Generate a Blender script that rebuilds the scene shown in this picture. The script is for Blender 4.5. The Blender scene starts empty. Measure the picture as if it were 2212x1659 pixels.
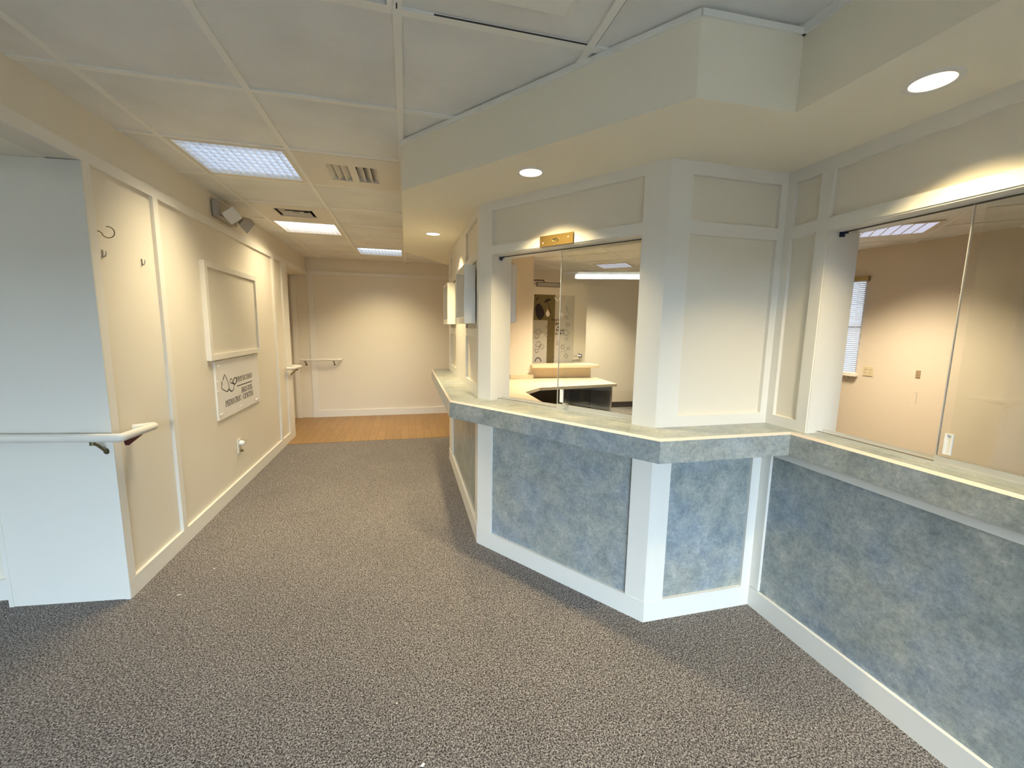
import bpy, bmesh, math, random
from mathutils import Vector, Matrix
random.seed(7)
SC = bpy.context.scene
COL = SC.collection

# ------------------------------------------------------------------ materials
def nt(name):
    m = bpy.data.materials.new(name); m.use_nodes = True
    t = m.node_tree
    return m, t, t.nodes, t.links, t.nodes['Principled BSDF']

def simple(name, col, rough=.5, metal=0., spec=.5, bump=0., bscale=400.):
    m, t, N, L, p = nt(name)
    p.inputs['Base Color'].default_value = (*col, 1)
    p.inputs['Roughness'].default_value = rough
    p.inputs['Metallic'].default_value = metal
    p.inputs['Specular IOR Level'].default_value = spec
    if bump:
        g = N.new('ShaderNodeNewGeometry')
        n = N.new('ShaderNodeTexNoise'); n.inputs['Scale'].default_value = bscale
        n.inputs['Detail'].default_value = 3
        L.new(g.outputs['Position'], n.inputs['Vector'])
        b = N.new('ShaderNodeBump'); b.inputs['Strength'].default_value = bump; b.inputs['Distance'].default_value = .002
        L.new(n.outputs['Fac'], b.inputs['Height']); L.new(b.outputs['Normal'], p.inputs['Normal'])
    return m

def emit(name, col, s):
    m = bpy.data.materials.new(name); m.use_nodes = True
    N, L = m.node_tree.nodes, m.node_tree.links
    N.clear()
    e = N.new('ShaderNodeEmission'); e.inputs[0].default_value = (*col, 1); e.inputs[1].default_value = s
    o = N.new('ShaderNodeOutputMaterial'); L.new(e.outputs[0], o.inputs[0])
    return m

def ramp(N, stops):
    r = N.new('ShaderNodeValToRGB'); e = r.color_ramp.elements
    while len(e) < len(stops): e.new(.5)
    for k, (p, c) in enumerate(stops): e[k].position = p; e[k].color = (*c, 1)
    return r

def carpet_mat(name, dark, mid, light, scale=185):
    m, t, N, L, p = nt(name)
    g = N.new('ShaderNodeNewGeometry')
    n = N.new('ShaderNodeTexNoise'); n.inputs['Scale'].default_value = scale; n.inputs['Detail'].default_value = 2.5
    n.inputs['Roughness'].default_value = .62; n.inputs['Distortion'].default_value = .6
    L.new(g.outputs['Position'], n.inputs['Vector'])
    r = ramp(N, [(.38, dark), (.5, mid), (.62, light)])
    L.new(n.outputs['Fac'], r.inputs[0])
    n2 = N.new('ShaderNodeTexNoise'); n2.inputs['Scale'].default_value = 2.2; n2.inputs['Detail'].default_value = 4
    L.new(g.outputs['Position'], n2.inputs['Vector'])
    mp = N.new('ShaderNodeMapRange'); mp.inputs[3].default_value = .86; mp.inputs[4].default_value = 1.12
    L.new(n2.outputs['Fac'], mp.inputs[0])
    mx = N.new('ShaderNodeMix'); mx.data_type = 'RGBA'; mx.blend_type = 'MULTIPLY'; mx.inputs[0].default_value = 1
    L.new(r.outputs[0], mx.inputs[6]); L.new(mp.outputs[0], mx.inputs[7])
    L.new(mx.outputs[2], p.inputs['Base Color'])
    p.inputs['Roughness'].default_value = .95; p.inputs['Specular IOR Level'].default_value = .15
    b = N.new('ShaderNodeBump'); b.inputs['Strength'].default_value = .7; b.inputs['Distance'].default_value = .006
    L.new(n.outputs['Fac'], b.inputs['Height']); L.new(b.outputs['Normal'], p.inputs['Normal'])
    return m

def laminate_mat(name):
    m, t, N, L, p = nt(name)
    g = N.new('ShaderNodeNewGeometry')
    def noise(s, d, r=.6, dist=.4):
        n = N.new('ShaderNodeTexNoise'); n.inputs['Scale'].default_value = s; n.inputs['Detail'].default_value = d
        n.inputs['Roughness'].default_value = r; n.inputs['Distortion'].default_value = dist
        L.new(g.outputs['Position'], n.inputs['Vector']); return n
    a = noise(9., 12, .78, .15); b = noise(3.2, 6, .62, .2); c = noise(70, 8, .8, .3)
    r1 = ramp(N, [(.28, (.175, .205, .212)), (.44, (.270, .303, .303)), (.56, (.365, .388, .370)), (.72, (.54, .54, .49))])
    L.new(a.outputs['Fac'], r1.inputs[0])
    r2 = ramp(N, [(.36, (.92, .97, 1.10)), (.5, (1., 1., 1.)), (.64, (1.06, 1.02, .95))])
    L.new(b.outputs['Fac'], r2.inputs[0])
    x = N.new('ShaderNodeMix'); x.data_type = 'RGBA'; x.blend_type = 'MULTIPLY'; x.inputs[0].default_value = 1
    L.new(r1.outputs[0], x.inputs[6]); L.new(r2.outputs[0], x.inputs[7])
    r3 = ramp(N, [(.32, (.68, .69, .71)), (.5, (1., 1., 1.)), (.68, (1.28, 1.27, 1.24))])
    L.new(c.outputs['Fac'], r3.inputs[0])
    y = N.new('ShaderNodeMix'); y.data_type = 'RGBA'; y.blend_type = 'MULTIPLY'; y.inputs[0].default_value = 1
    L.new(x.outputs[2], y.inputs[6]); L.new(r3.outputs[0], y.inputs[7])
    L.new(y.outputs[2], p.inputs['Base Color'])
    p.inputs['Roughness'].default_value = .30
    return m

def wood_floor_mat(name):
    m, t, N, L, p = nt(name)
    g = N.new('ShaderNodeNewGeometry')
    sx = N.new('ShaderNodeSeparateXYZ'); L.new(g.outputs['Position'], sx.inputs[0])
    cb = N.new('ShaderNodeCombineXYZ'); L.new(sx.outputs['Y'], cb.inputs['X']); L.new(sx.outputs['X'], cb.inputs['Y'])
    br = N.new('ShaderNodeTexBrick'); br.offset = .37
    br.inputs['Scale'].default_value = 1; br.inputs['Brick Width'].default_value = .75; br.inputs['Row Height'].default_value = .098
    br.inputs['Mortar Size'].default_value = .0022; br.inputs['Mortar Smooth'].default_value = .4
    br.inputs['Color1'].default_value = (.28, .160, .060, 1); br.inputs['Color2'].default_value = (.325, .190, .074, 1)
    br.inputs['Mortar'].default_value = (.15, .08, .028, 1)
    L.new(cb.outputs[0], br.inputs['Vector'])
    mp = N.new('ShaderNodeMapping'); mp.inputs['Scale'].default_value = (2.5, 40, 1)
    L.new(cb.outputs[0], mp.inputs[0])
    n = N.new('ShaderNodeTexNoise'); n.inputs['Scale'].default_value = 1.6; n.inputs['Detail'].default_value = 6
    L.new(mp.outputs[0], n.inputs['Vector'])
    r = ramp(N, [(.3, (.86, .84, .80)), (.7, (1.10, 1.10, 1.10))]); L.new(n.outputs['Fac'], r.inputs[0])
    x = N.new('ShaderNodeMix'); x.data_type = 'RGBA'; x.blend_type = 'MULTIPLY'; x.inputs[0].default_value = 1
    L.new(br.outputs['Color'], x.inputs[6]); L.new(r.outputs[0], x.inputs[7])
    L.new(x.outputs[2], p.inputs['Base Color']); p.inputs['Roughness'].default_value = .42
    return m

def tile_mat(name):
    m, t, N, L, p = nt(name)
    g = N.new('ShaderNodeNewGeometry')
    n = N.new('ShaderNodeTexNoise'); n.inputs['Scale'].default_value = 160; n.inputs['Detail'].default_value = 4
    L.new(g.outputs['Position'], n.inputs['Vector'])
    n2 = N.new('ShaderNodeTexNoise'); n2.inputs['Scale'].default_value = 3; n2.inputs['Detail'].default_value = 5
    L.new(g.outputs['Position'], n2.inputs['Vector'])
    r = ramp(N, [(.3, (.72, .715, .685)), (.62, (.81, .805, .775))]); L.new(n2.outputs['Fac'], r.inputs[0])
    L.new(r.outputs[0], p.inputs['Base Color'])
    p.inputs['Roughness'].default_value = .95; p.inputs['Specular IOR Level'].default_value = .1
    b = N.new('ShaderNodeBump'); b.inputs['Strength'].default_value = .35; b.inputs['Distance'].default_value = .002
    L.new(n.outputs['Fac'], b.inputs['Height']); L.new(b.outputs['Normal'], p.inputs['Normal'])
    return m

def glass_mat(name, tint=(.97, .98, .97)):
    m = bpy.data.materials.new(name); m.use_nodes = True
    N, L = m.node_tree.nodes, m.node_tree.links; N.clear()
    tr = N.new('ShaderNodeBsdfTransparent'); tr.inputs[0].default_value = (*tint, 1)
    gl = N.new('ShaderNodeBsdfGlossy'); gl.inputs['Roughness'].default_value = .0; gl.inputs[0].default_value = (1, 1, 1, 1)
    fr = N.new('ShaderNodeFresnel'); fr.inputs[0].default_value = 1.5
    mx = N.new('ShaderNodeMixShader'); o = N.new('ShaderNodeOutputMaterial')
    ge = N.new('ShaderNodeNewGeometry'); iv = N.new('ShaderNodeMath'); iv.operation = 'SUBTRACT'; iv.inputs[0].default_value = 1
    mu = N.new('ShaderNodeMath'); mu.operation = 'MULTIPLY'
    m2 = N.new('ShaderNodeMath'); m2.operation = 'MULTIPLY'; m2.inputs[1].default_value = 1.45; m2.use_clamp = True
    L.new(fr.outputs[0], m2.inputs[0])                    # both faces of the sheet
    L.new(ge.outputs['Backfacing'], iv.inputs[1]); L.new(iv.outputs[0], mu.inputs[0]); L.new(m2.outputs[0], mu.inputs[1])
    L.new(mu.outputs[0], mx.inputs[0]); L.new(tr.outputs[0], mx.inputs[1]); L.new(gl.outputs[0], mx.inputs[2])
    L.new(mx.outputs[0], o.inputs[0])
    return m

def slat_mat(name):
    m, t, N, L, p = nt(name)
    p.inputs['Base Color'].default_value = (.82, .83, .86, 1); p.inputs['Roughness'].default_value = .5
    tl = N.new('ShaderNodeBsdfTranslucent'); tl.inputs[0].default_value = (.8, .82, .88, 1)
    mx = N.new('ShaderNodeMixShader'); mx.inputs[0].default_value = .35
    L.new(p.outputs[0], mx.inputs[1]); L.new(tl.outputs[0], mx.inputs[2])
    L.new(mx.outputs[0], N['Material Output'].inputs[0])
    return m

M = {}
M['paint'] = simple('cream_wall_paint', (.775, .717, .608), .55, bump=.12, bscale=500)
M['trim'] = simple('white_trim_paint', (.80, .769, .70), .42)
M['soffit'] = simple('soffit_paint', (.88, .815, .665), .6, bump=.1, bscale=300)
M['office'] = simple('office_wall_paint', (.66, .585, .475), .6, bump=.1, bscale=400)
M['tile'] = tile_mat('ceiling_tile')
M['grid'] = simple('ceiling_grid_metal', (.84, .83, .775), .5)
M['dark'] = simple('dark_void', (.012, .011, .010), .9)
M['gapdark'] = simple('gap_shadow_dark', (.05, .045, .04), .9)
M['carpet'] = carpet_mat('grey_carpet', (.033, .0275, .026), (.160, .1415, .131), (.45, .412, .385))
M['carpet_office'] = carpet_mat('office_carpet', (.06, .05, .045), (.16, .14, .125), (.28, .25, .22))
M['wood'] = wood_floor_mat('maple_planks')
M['lam'] = laminate_mat('blue_grey_laminate')
M['band'] = simple('pale_edge_band', (.62, .54, .47), .4)
M['glass'] = glass_mat('window_glass')
M['alu'] = simple('brushed_aluminium', (.78, .77, .74), .35, .75)
M['track'] = simple('dark_track', (.10, .085, .06), .5, .3)
M['black'] = simple('black_plastic', (.012, .012, .016), .4)
M['capblue'] = simple('dark_blue_plastic', (.02, .03, .07), .4)
M['brass'] = simple('aged_brass', (.30, .20, .065), .42, .8)
M['rail'] = simple('ivory_rail_vinyl', (.78, .75, .68), .33)
M['bracket'] = simple('bronze_bracket', (.20, .17, .09), .35, .8)
M['chrome'] = simple('polished_chrome', (.75, .75, .74), .12, 1)
M['steel'] = simple('dull_steel', (.35, .34, .32), .4, .8)
M['maroon'] = simple('maroon_rubber', (.075, .010, .012), .6)
M['white'] = simple('white_plastic', (.86, .84, .80), .35)
M['sign'] = simple('white_sign_board', (.84, .815, .775), .5)
M['tape'] = simple('white_putty', (.93, .91, .87), .5)
M['ink'] = simple('dark_brown_ink', (.022, .012, .012), .5)
M['canvas'] = simple('painted_canvas', (.72, .675, .58), .7, bump=.5, bscale=900)
M['emergency'] = simple('grey_plastic', (.40, .37, .33), .5)
M['lens'] = simple('prismatic_lens', (.66, .64, .61), .2, bump=1., bscale=260)
M['desk'] = simple('beige_desk_laminate', (.60, .505, .35), .4)
M['deskedge'] = simple('desk_edge', (.42, .37, .27), .5)
M['deskdark'] = simple('dark_desk_panel', (.085, .060, .022), .5)
M['desksteel'] = simple('grey_panel', (.38, .36, .33), .5)
M['door'] = simple('white_door_paint', (.76, .71, .61), .45)
M['cream_plate'] = simple('cream_outlet_plastic', (.62, .54, .36), .4)
M['tan_plate'] = simple('tan_plate', (.36, .27, .16), .5)
M['slot'] = simple('outlet_slot', (.05, .04, .03), .6)
M['slat'] = slat_mat('blind_slat')
M['valance'] = simple('tan_valance', (.38, .29, .11), .5)
M['cove'] = simple('brown_cove_base', (.045, .030, .022), .5)
M['frost'] = simple('door_glass_film', (.40, .38, .32), .3)
M['frostlight'] = simple('door_glass_pale', (.56, .54, .48), .3)
M['frostdark'] = simple('door_glass_dark', (.15, .12, .05), .3)
M['doodle'] = simple('brown_doodle_line', (.17, .14, .11), .6)
M['silhouette'] = simple('black_decal', (.018, .010, .014), .5)
M['decalwhite'] = simple('white_decal', (.85, .82, .76), .5)
M['decalorange'] = simple('orange_decal', (.55, .28, .09), .5)
M['troffer_metal'] = simple('troffer_enamel', (.72, .68, .60), .45)
M['louver'] = simple('louver_metal', (.86, .88, .92), .25, .35)
M['tube_blue'] = emit('troffer_lamp_cool', (.70, .82, 1.0), 1.25)
M['tube_white'] = emit('troffer_lamp_white', (1.0, .97, .93), 1.9)
M['tube_dim'] = emit('office_lamp_dim', (.85, .84, 1.0), .46)
M['wrap'] = emit('wraparound_lens_lit', (.90, 1.0, .985), 13.)
M['bulb'] = emit('warm_bulb', (1.0, .86, .62), 5.)
M['can'] = simple('downlight_reflector', (.95, .86, .70), .18, .9)
M['tan_grille'] = simple('tan_grille', (.62, .52, .42), .6)
M['paper'] = simple('white_paper', (.85, .82, .77), .7)

# ------------------------------------------------------------------ geometry helper
class F:
    """local frame on a wall: s along P->Q, n outward, z up"""
    def __init__(self, P, Q, out):
        self.P = Vector((P[0], P[1])); d = Vector((Q[0]-P[0], Q[1]-P[1])); self.L = d.length; self.d = d/self.L
        n = Vector((-self.d.y, self.d.x)); self.n = n if n.dot(Vector(out)) > 0 else -n
    def pt(self, s, n, z):
        q = self.P + self.d*s + self.n*n
        return (q.x, q.y, z)

def wloc(o):
    p = Vector((0, 0, 0))
    while o is not None: p += Vector(o.location); o = o.parent
    return p

class MB:
    def __init__(self): self.v = []; self.f = []
    def hexa(self, p):      # 8 points: bottom 4 (loop), top 4
        b = len(self.v); self.v += [tuple(q) for q in p]
        for q in ((0,3,2,1),(4,5,6,7),(0,1,5,4),(1,2,6,5),(2,3,7,6),(3,0,4,7)): self.f.append(tuple(b+i for i in q))
        return self
    def box(self, x0, x1, y0, y1, z0, z1):
        return self.hexa([(x0,y0,z0),(x1,y0,z0),(x1,y1,z0),(x0,y1,z0),(x0,y0,z1),(x1,y0,z1),(x1,y1,z1),(x0,y1,z1)])
    def lb(self, fr, s0, s1, n0, n1, z0, z1):
        p = fr.pt
        return self.hexa([p(s0,n0,z0),p(s1,n0,z0),p(s1,n1,z0),p(s0,n1,z0),p(s0,n0,z1),p(s1,n0,z1),p(s1,n1,z1),p(s0,n1,z1)])
    def prism(self, poly, z0, z1):
        b = len(self.v); n = len(poly)
        self.v += [(x, y, z0) for x, y in poly] + [(x, y, z1) for x, y in poly]
        self.f.append(tuple(b+i for i in reversed(range(n)))); self.f.append(tuple(b+n+i for i in range(n)))
        for i in range(n):
            j = (i+1) % n; self.f.append((b+i, b+j, b+n+j, b+n+i))
        return self
    def quad(self, a, b_, c, d):
        b = len(self.v); self.v += [tuple(a), tuple(b_), tuple(c), tuple(d)]; self.f.append((b, b+1, b+2, b+3)); return self
    def poly(self, pts):
        b = len(self.v); self.v += [tuple(p) for p in pts]; self.f.append(tuple(range(b, b+len(pts)))); return self
    def extr(self, pts, off):     # polygon in 3d extruded by vector off
        b = len(self.v); n = len(pts); o = Vector(off)
        self.v += [tuple(p) for p in pts] + [tuple(Vector(p)+o) for p in pts]
        self.f.append(tuple(b+i for i in reversed(range(n)))); self.f.append(tuple(b+n+i for i in range(n)))
        for i in range(n):
            j = (i+1) % n; self.f.append((b+i, b+j, b+n+j, b+n+i))
        return self
    def tube(self, pts, r, seg=12, cap=True):
        pts = [Vector(p) for p in pts]; b = len(self.v); rs = r if isinstance(r, (list, tuple)) else [r]*len(pts)
        prev = None
        for i, p in enumerate(pts):
            if i == 0: t = pts[1]-p
            elif i == len(pts)-1: t = p-pts[i-1]
            else: t = (pts[i+1]-p).normalized() + (p-pts[i-1]).normalized()
            t.normalize()
            if prev is None:
                u = t.orthogonal().normalized()
            else:
                u = (prev - t*prev.dot(t)).normalized()
            prev = u; w = t.cross(u)
            k = 1.
            if 0 < i < len(pts)-1:
                a = (pts[i+1]-p).normalized().dot((p-pts[i-1]).normalized()); k = 1/max(.6, math.sqrt((1+a)/2))
            for j in range(seg):
                an = 2*math.pi*j/seg
                self.v.append(tuple(p + (u*math.cos(an)+w*math.sin(an))*rs[i]))
        for i in range(len(pts)-1):
            for j in range(seg):
                j2 = (j+1) % seg
                self.f.append((b+i*seg+j, b+i*seg+j2, b+(i+1)*seg+j2, b+(i+1)*seg+j))
        if cap:
            self.f.append(tuple(b+j for j in reversed(range(seg)))); e = b+(len(pts)-1)*seg
            self.f.append(tuple(e+j for j in range(seg)))
        return self
    def lathe(self, c, axis, prof, seg=32):      # prof: (r, h) along axis from c
        c = Vector(c); a = Vector(axis).normalized(); u = a.orthogonal().normalized(); w = a.cross(u); b = len(self.v)
        for r, h in prof:
            for j in range(seg):
                an = 2*math.pi*j/seg
                self.v.append(tuple(c + a*h + (u*math.cos(an)+w*math.sin(an))*max(r, 1e-5)))
        for i in range(len(prof)-1):
            for j in range(seg):
                j2 = (j+1) % seg
                self.f.append((b+i*seg+j, b+i*seg+j2, b+(i+1)*seg+j2, b+(i+1)*seg+j))
        return self
    def build(self, name, mat, parent=None, smooth=False, bevel=0., origin=None, recalc=True):
        off = Vector((0,0,0))
        if parent is not None: off = wloc(parent)
        if origin is not None: off = Vector(origin)
        me = bpy.data.meshes.new(name)
        me.from_pydata([tuple(Vector(q)-off) for q in self.v], [], self.f); me.validate()
        if recalc:
            bm = bmesh.new(); bm.from_mesh(me); bmesh.ops.recalc_face_normals(bm, faces=bm.faces); bm.to_mesh(me); bm.free()
        me.materials.append(mat)
        o = bpy.data.objects.new(name, me); COL.objects.link(o)
        if parent is not None: o.parent = parent
        elif origin is not None: o.location = origin
        if smooth:
            for p in me.polygons: p.use_smooth = True
            md = o.modifiers.new('e', 'EDGE_SPLIT'); md.split_angle = math.radians(40)
        if bevel:
            md = o.modifiers.new('b', 'BEVEL'); md.width = bevel; md.segments = 2; md.limit_method = 'ANGLE'
        return o

def struct(o): o['kind'] = 'structure'; return o
def tag(o, label, cat, group=None):
    o['label'] = label; o['category'] = cat
    if group: o['group'] = group
    return o
def thing(name, loc, label, cat, group=None):
    e = bpy.data.objects.new(name, None); COL.objects.link(e); e.location = loc; e.empty_display_size = .1
    bpy.context.view_layer.update()
    return tag(e, label, cat, group)
def sempty(name, loc):
    e = bpy.data.objects.new(name, None); COL.objects.link(e); e.location = loc; e['kind'] = 'structure'
    bpy.context.view_layer.update(); return e

# ------------------------------------------------------------------ dimensions
ZC, ZS, ZK = 2.379, 2.133, .971          # tile ceiling, soffit, counter top
XL, XR, YF = -1.40, 1.706, 6.81          # hall wall left, window wall right, far wall
A, B, Cc, E_, G_ = (.428, 2.559), (1.092, 1.639), (1.706, 1.639), (.428, 4.40), (1.10, 5.33)
YB = -4.2                                # wall behind the photographer
fS = F(A, E_, (-1, 0)); fD = F(A, B, (-1, -1)); fB = F(B, Cc, (0, -1)); fR = F(Cc, (XR, YB), (-1, 0)); fE = F(E_, G_, (-1, 1))
fL = F((XL, 2.387), (XL, YF), (1, 0))
T = .17; REC = -.018

# ------------------------------------------------------------------ floors
fl = MB()
fl.box(-6.7, 6.2, YB-.2, 5.28, -.05, 0)
fl.box(1.4, 6.2, 5.28, 7.0, -.05, 0)
struct(fl.build('floor', M['carpet']))
struct(MB().box(-2.2, 1.4, 5.28, 7.0, -.05, .004).build('floor_wood', M['wood']))

# ------------------------------------------------------------------ hall ceiling with T grid
gx = [-1.43, -1.237, -.628, -.012, .632, 1.25, 1.80]
gy = [-4.2, -3.6, -3.0, -2.4, -1.8, -1.2, -.6, -.02, .27, .875, 1.478, 2.10, 2.70, 3.285, 3.888, 4.465, 5.04, 5.66, 6.24, 6.81]
TROF = {(1, 12): 'L1', (1, 15): 'L2', (2, 17): 'L3', (1, 4): 'N1', (3, 3): 'N2'}
VENT = {(2, 12): 'V1', (1, 14): 'V2'}
skip = set(TROF) | set(VENT) | {(2, 9)}
ct = MB()
for i in range(len(gx)-1):
    for j in range(len(gy)-1):
        if (i, j) in skip: continue
        dz = random.uniform(-.0015, .0015)
        ct.box(gx[i]+.004, gx[i+1]-.004, gy[j]+.004, gy[j+1]-.004, ZC+.008+dz, ZC+.018)
ceil = struct(ct.build('ceiling', M['tile']))
tg = MB()
for x in gx[1:-1]: tg.box(x-.014, x+.014, gy[0], gy[-1], ZC, ZC+.02)
for y in gy[1:-1]: tg.box(gx[0], gx[-1], y-.014, y+.014, ZC+.0006, ZC+.02)
struct(tg.build('ceiling_grid', M['grid'], ceil))
ga = MB()
ga.box(.10, .62, 1.4635, 1.466, ZC+.001, ZC+.006)
ga.box(.644, .648, 1.16, 1.46, ZC+.001, ZC+.006)
ga.box(-.015, -.011, 1.44, 1.463, ZC-.001, ZC+.006); ga.box(-.42, -.02, 3.299, 3.302, ZC+.001, ZC+.006)
ga.box(-.026, -.022, 2.62, 2.70, ZC+.001, ZC+.006)
struct(ga.build('ceiling_gap', M['gapdark'], ceil))
pl = MB().box(-6.9, 6.6, YB-.2, 7.1, ZC+.22, ZC+.26)
pl.box(-6.9, 6.6, YB-.2, YB-.1, 2.12, ZC+.22).box(-6.9, 6.6, 6.90, 7.1, 2.0, ZC+.22).box(-6.9, -6.7, YB-.1, 6.9, 2.0, ZC+.22)
struct(pl.build('ceiling_slab', M['dark']))
struct(MB().box(-1.9, -1.425, 5.4, 6.9, 2.131, 2.2).build('ceiling_recess', M['soffit']))
struct(MB().box(-6.75, -1.54, 2.62, 2.75, 0, ZC+.2).build('wall_left_outer', M['paint']))
struct(MB().box(-1.95, -1.80, 2.7, 6.9, 0, ZC+.2).build('wall_recess_outer', M['paint']))

# ------------------------------------------------------------------ soffit over the desk
sof_out = [(-.012, 4.33), (-.012, 2.42), (.885, 1.222), (1.258, 1.208), (1.258, YB)]
sof_in = [(1.80, YB), (1.80, 1.74), (1.16, 1.74), (.53, 2.64), (.53, 4.40), (1.18, 5.30)]
sof_far = [(.60, 5.19)]
sp = sof_out + sof_in + sof_far
sof = struct(MB().prism(sp, ZS, ZC+.01).build('soffit', M['soffit']))
cm = MB()
for x, y in ((.572, 1.967), (.212, 3.425), (1.472, .965)): cm.lathe((x, y, ZS-.02), (0, 0, 1), [(0, 0), (.052, 0), (.052, .105), (0, .105)], 40)
cut = cm.build('cutter', M['soffit'])
bm_ = bmesh.new(); bm_.from_mesh(cut.data); bmesh.ops.remove_doubles(bm_, verts=bm_.verts, dist=.0003); bmesh.ops.recalc_face_normals(bm_, faces=bm_.faces); bm_.to_mesh(cut.data); bm_.free()
md = sof.modifiers.new('h', 'BOOLEAN'); md.operation = 'DIFFERENCE'; md.object = cut; md.solver = 'EXACT'
bpy.context.view_layer.update()
me_ = bpy.data.meshes.new_from_object(sof.evaluated_get(bpy.context.evaluated_depsgraph_get()))
sof.modifiers.clear(); sof.data = me_; bpy.data.objects.remove(cut)
ww = MB()
for a, b in zip(sof_out, sof_out[1:]):
    f = F(a, b, (-1, -.3)); ww.lb(f, 0, f.L, 0, .010, ZC-.018, ZC)
struct(ww.build('trim_1', M['grid']))

# ------------------------------------------------------------------ left wall
wl = MB()
wl.lb(fL, .05, 3.303, -.14, REC, 0, 2.1305)
wl.lb(fL, .0, 4.423, -.14, REC, 2.1305, ZC+.02)
wallL = struct(wl.build('wall_left', M['paint']))
tr = MB()
tr.lb(fL, .0015, .053, REC, 0, .098, 2.127); tr.lb(fL, .543, .593, REC, 0, .098, 2.127)
tr.lb(fL, 2.733, 2.783, REC, 0, .098, 2.127); tr.lb(fL, 3.083, 3.303, REC, 0, .098, 2.127)
struct(tr.build('trim_2', M['trim'], wallL))
struct(MB().lb(fL, -6.587, 4.423, REC, 0, 2.127, 2.182).build('trim_3', M['trim'], wallL))
struct(MB().lb(fL, .0015, 3.303, REC, .0005, 0, .098).build('baseboard_left', M['trim'], wallL))
# header above the opening towards the camera, its underside and the room beyond
struct(MB().lb(fL, -6.587, 0, -.14, REC, 2.1275, ZC+.02).build('wall_header', M['paint']))
struct(MB().box(-2.3, XL-.14, YB, 2.60, 2.128, ZC+.03).build('ceiling_left', M['soffit']))
struct(MB().box(-6.7, -2.3, YB, 2.60, ZC, ZC+.03).build('ceiling_left_room', M['tile']))
# end cap panel
cap = MB().prism([(XL-.0004, 2.3874), (-1.936, 2.443), (-1.936, 2.62), (XL+REC-.001, 2.62), (XL+REC-.001, 2.3895)], 0, 2.1268)
wcap = struct(cap.build('wall_cap', M['trim']))
fC = F((-1.936, 2.443), (XL, 2.387), (0, -1))
struct(MB().lb(fC, fC.L-.022, fC.L-.0, 0, .004, 0, 2.12).lb(fC, 0, .02, 0, .004, 0, 2.12).build('trim_4', M['trim'], wcap))
wfl = struct(MB().box(-6.7, -1.93, 2.53, 2.66, 0, ZC+.03).build('wall_alcove', M['paint']))
struct(MB().box(-6.6, -1.937, 2.512, 2.53, 0, .11).build('baseboard_alcove', M['trim'], wfl))
struct(MB().box(-6.75, -6.6, YB, 2.66, 0, ZC+.03).build('wall_west', M['paint']))
# recess at the far left
struct(MB().box(-1.80, -1.66, 5.5, YF, 0, 2.127).build('wall_recess', M['paint']))
struct(MB().box(-1.66, XL-.14, 5.55, 5.69, 0, 2.127).build('wall_recess_near', M['paint']))

# ------------------------------------------------------------------ far wall
wf = struct(MB().box(-1.80, 6.0, YF, YF+.15, 0, ZC+.05).build('wall_far', M['paint']))
struct(MB().box(XL+.001, 2.4, YF-.018, YF, 2.147, 2.20).build('trim_5', M['trim'], wf))
struct(MB().box(-1.404, -1.325, YF-.016, YF, .11, 2.147).build('trim_6', M['trim'], wf))
struct(MB().box(-1.404, 2.4, YF-.018, YF, 0, .11).build('baseboard_far', M['trim'], wf))
struct(MB().box(-1.632, -1.56, YF-.03, YF, 0, 2.12).build('door_casing', M['trim'], wf))
struct(MB().box(2.4, 5.0, YF-.010, YF, 0, .10).build('baseboard_office', M['cove'], wf))

# ------------------------------------------------------------------ reception desk walls (one wall run per face)
def desk_wall(name, fr, L, upper=True, s_open=None):
    m = MB()
    m.lb(fr, 0, L, -T, REC, 0, ZK-.001)
    if s_open is None:
        m.lb(fr, 0, L, -T, REC, ZK, ZS+.02)
    else:
        a, b = s_open
        m.lb(fr, 0, a, -T, REC, ZK, ZS+.02); m.lb(fr, b, L, -T, REC, ZK, ZS+.02); m.lb(fr, a, b, -T, REC, 1.842, ZS+.02)
    return struct(m.build(name, M['paint']))

# side face to the hallway
wS = desk_wall('wall_desk_side', fS, fS.L)
t = MB()
t.lb(fS, 0, .10, REC, 0, .12, .866); t.lb(fS, 1.568, fS.L, REC, 0, .12, .866); t.lb(fS, .10, 1.568, REC, 0, .819, .866)
for z0, z1 in ((ZK, 1.04), (1.349, 1.406), (1.83, 1.887), (2.083, ZS)): t.lb(fS, .066, 1.68, REC, -.0006, z0, z1)
t.lb(fS, 0, .066, REC, 0, ZK, ZS); t.lb(fS, 1.68, fS.L, REC, 0, ZK, ZS)
for z0, z1 in ((1.04, 1.349), (1.406, 1.83), (1.887, 2.083)): t.lb(fS, .572, 1.222, REC, -.0006, z0, z1)
struct(t.build('trim_7', M['trim'], wS))
struct(MB().lb(fS, 0, fS.L, REC, .004, 0, .12).build('baseboard_side', M['trim'], wS))
struct(MB().lb(fS, .10, 1.568, REC, REC+.004, .12, .819).build('laminate_panel', M['lam'], wS))
# angled face with the near window
wD = desk_wall('wall_desk_angle', fD, fD.L, s_open=(.11, 1.022))
t = MB()
t.lb(fD, 0, .118, REC, 0, .106, .866); t.lb(fD, 1.036, fD.L, REC, 0, .106, .866); t.lb(fD, .118, 1.036, REC, 0, .819, .866)
t.lb(fD, 0, .108, REC, 0, ZK, ZS); t.lb(fD, 1.022, fD.L, REC, 0, ZK, ZS)
t.lb(fD, .108, 1.022, REC, 0, 1.842, 1.889); t.lb(fD, .108, 1.022, REC, 0, 2.085, ZS)
struct(t.build('trim_8', M['trim'], wD))
t = MB()                                              # jamb liner of the opening
t.lb(fD, .108, .113, -T-.002, -.006, ZK, 1.842); t.lb(fD, 1.020, 1.0255, -T-.002, -.004, ZK, 1.842); t.lb(fD, .113, 1.020, -T-.002, -.004, 1.836, 1.842)
struct(t.build('trim_9', M['trim'], wD))
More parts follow.
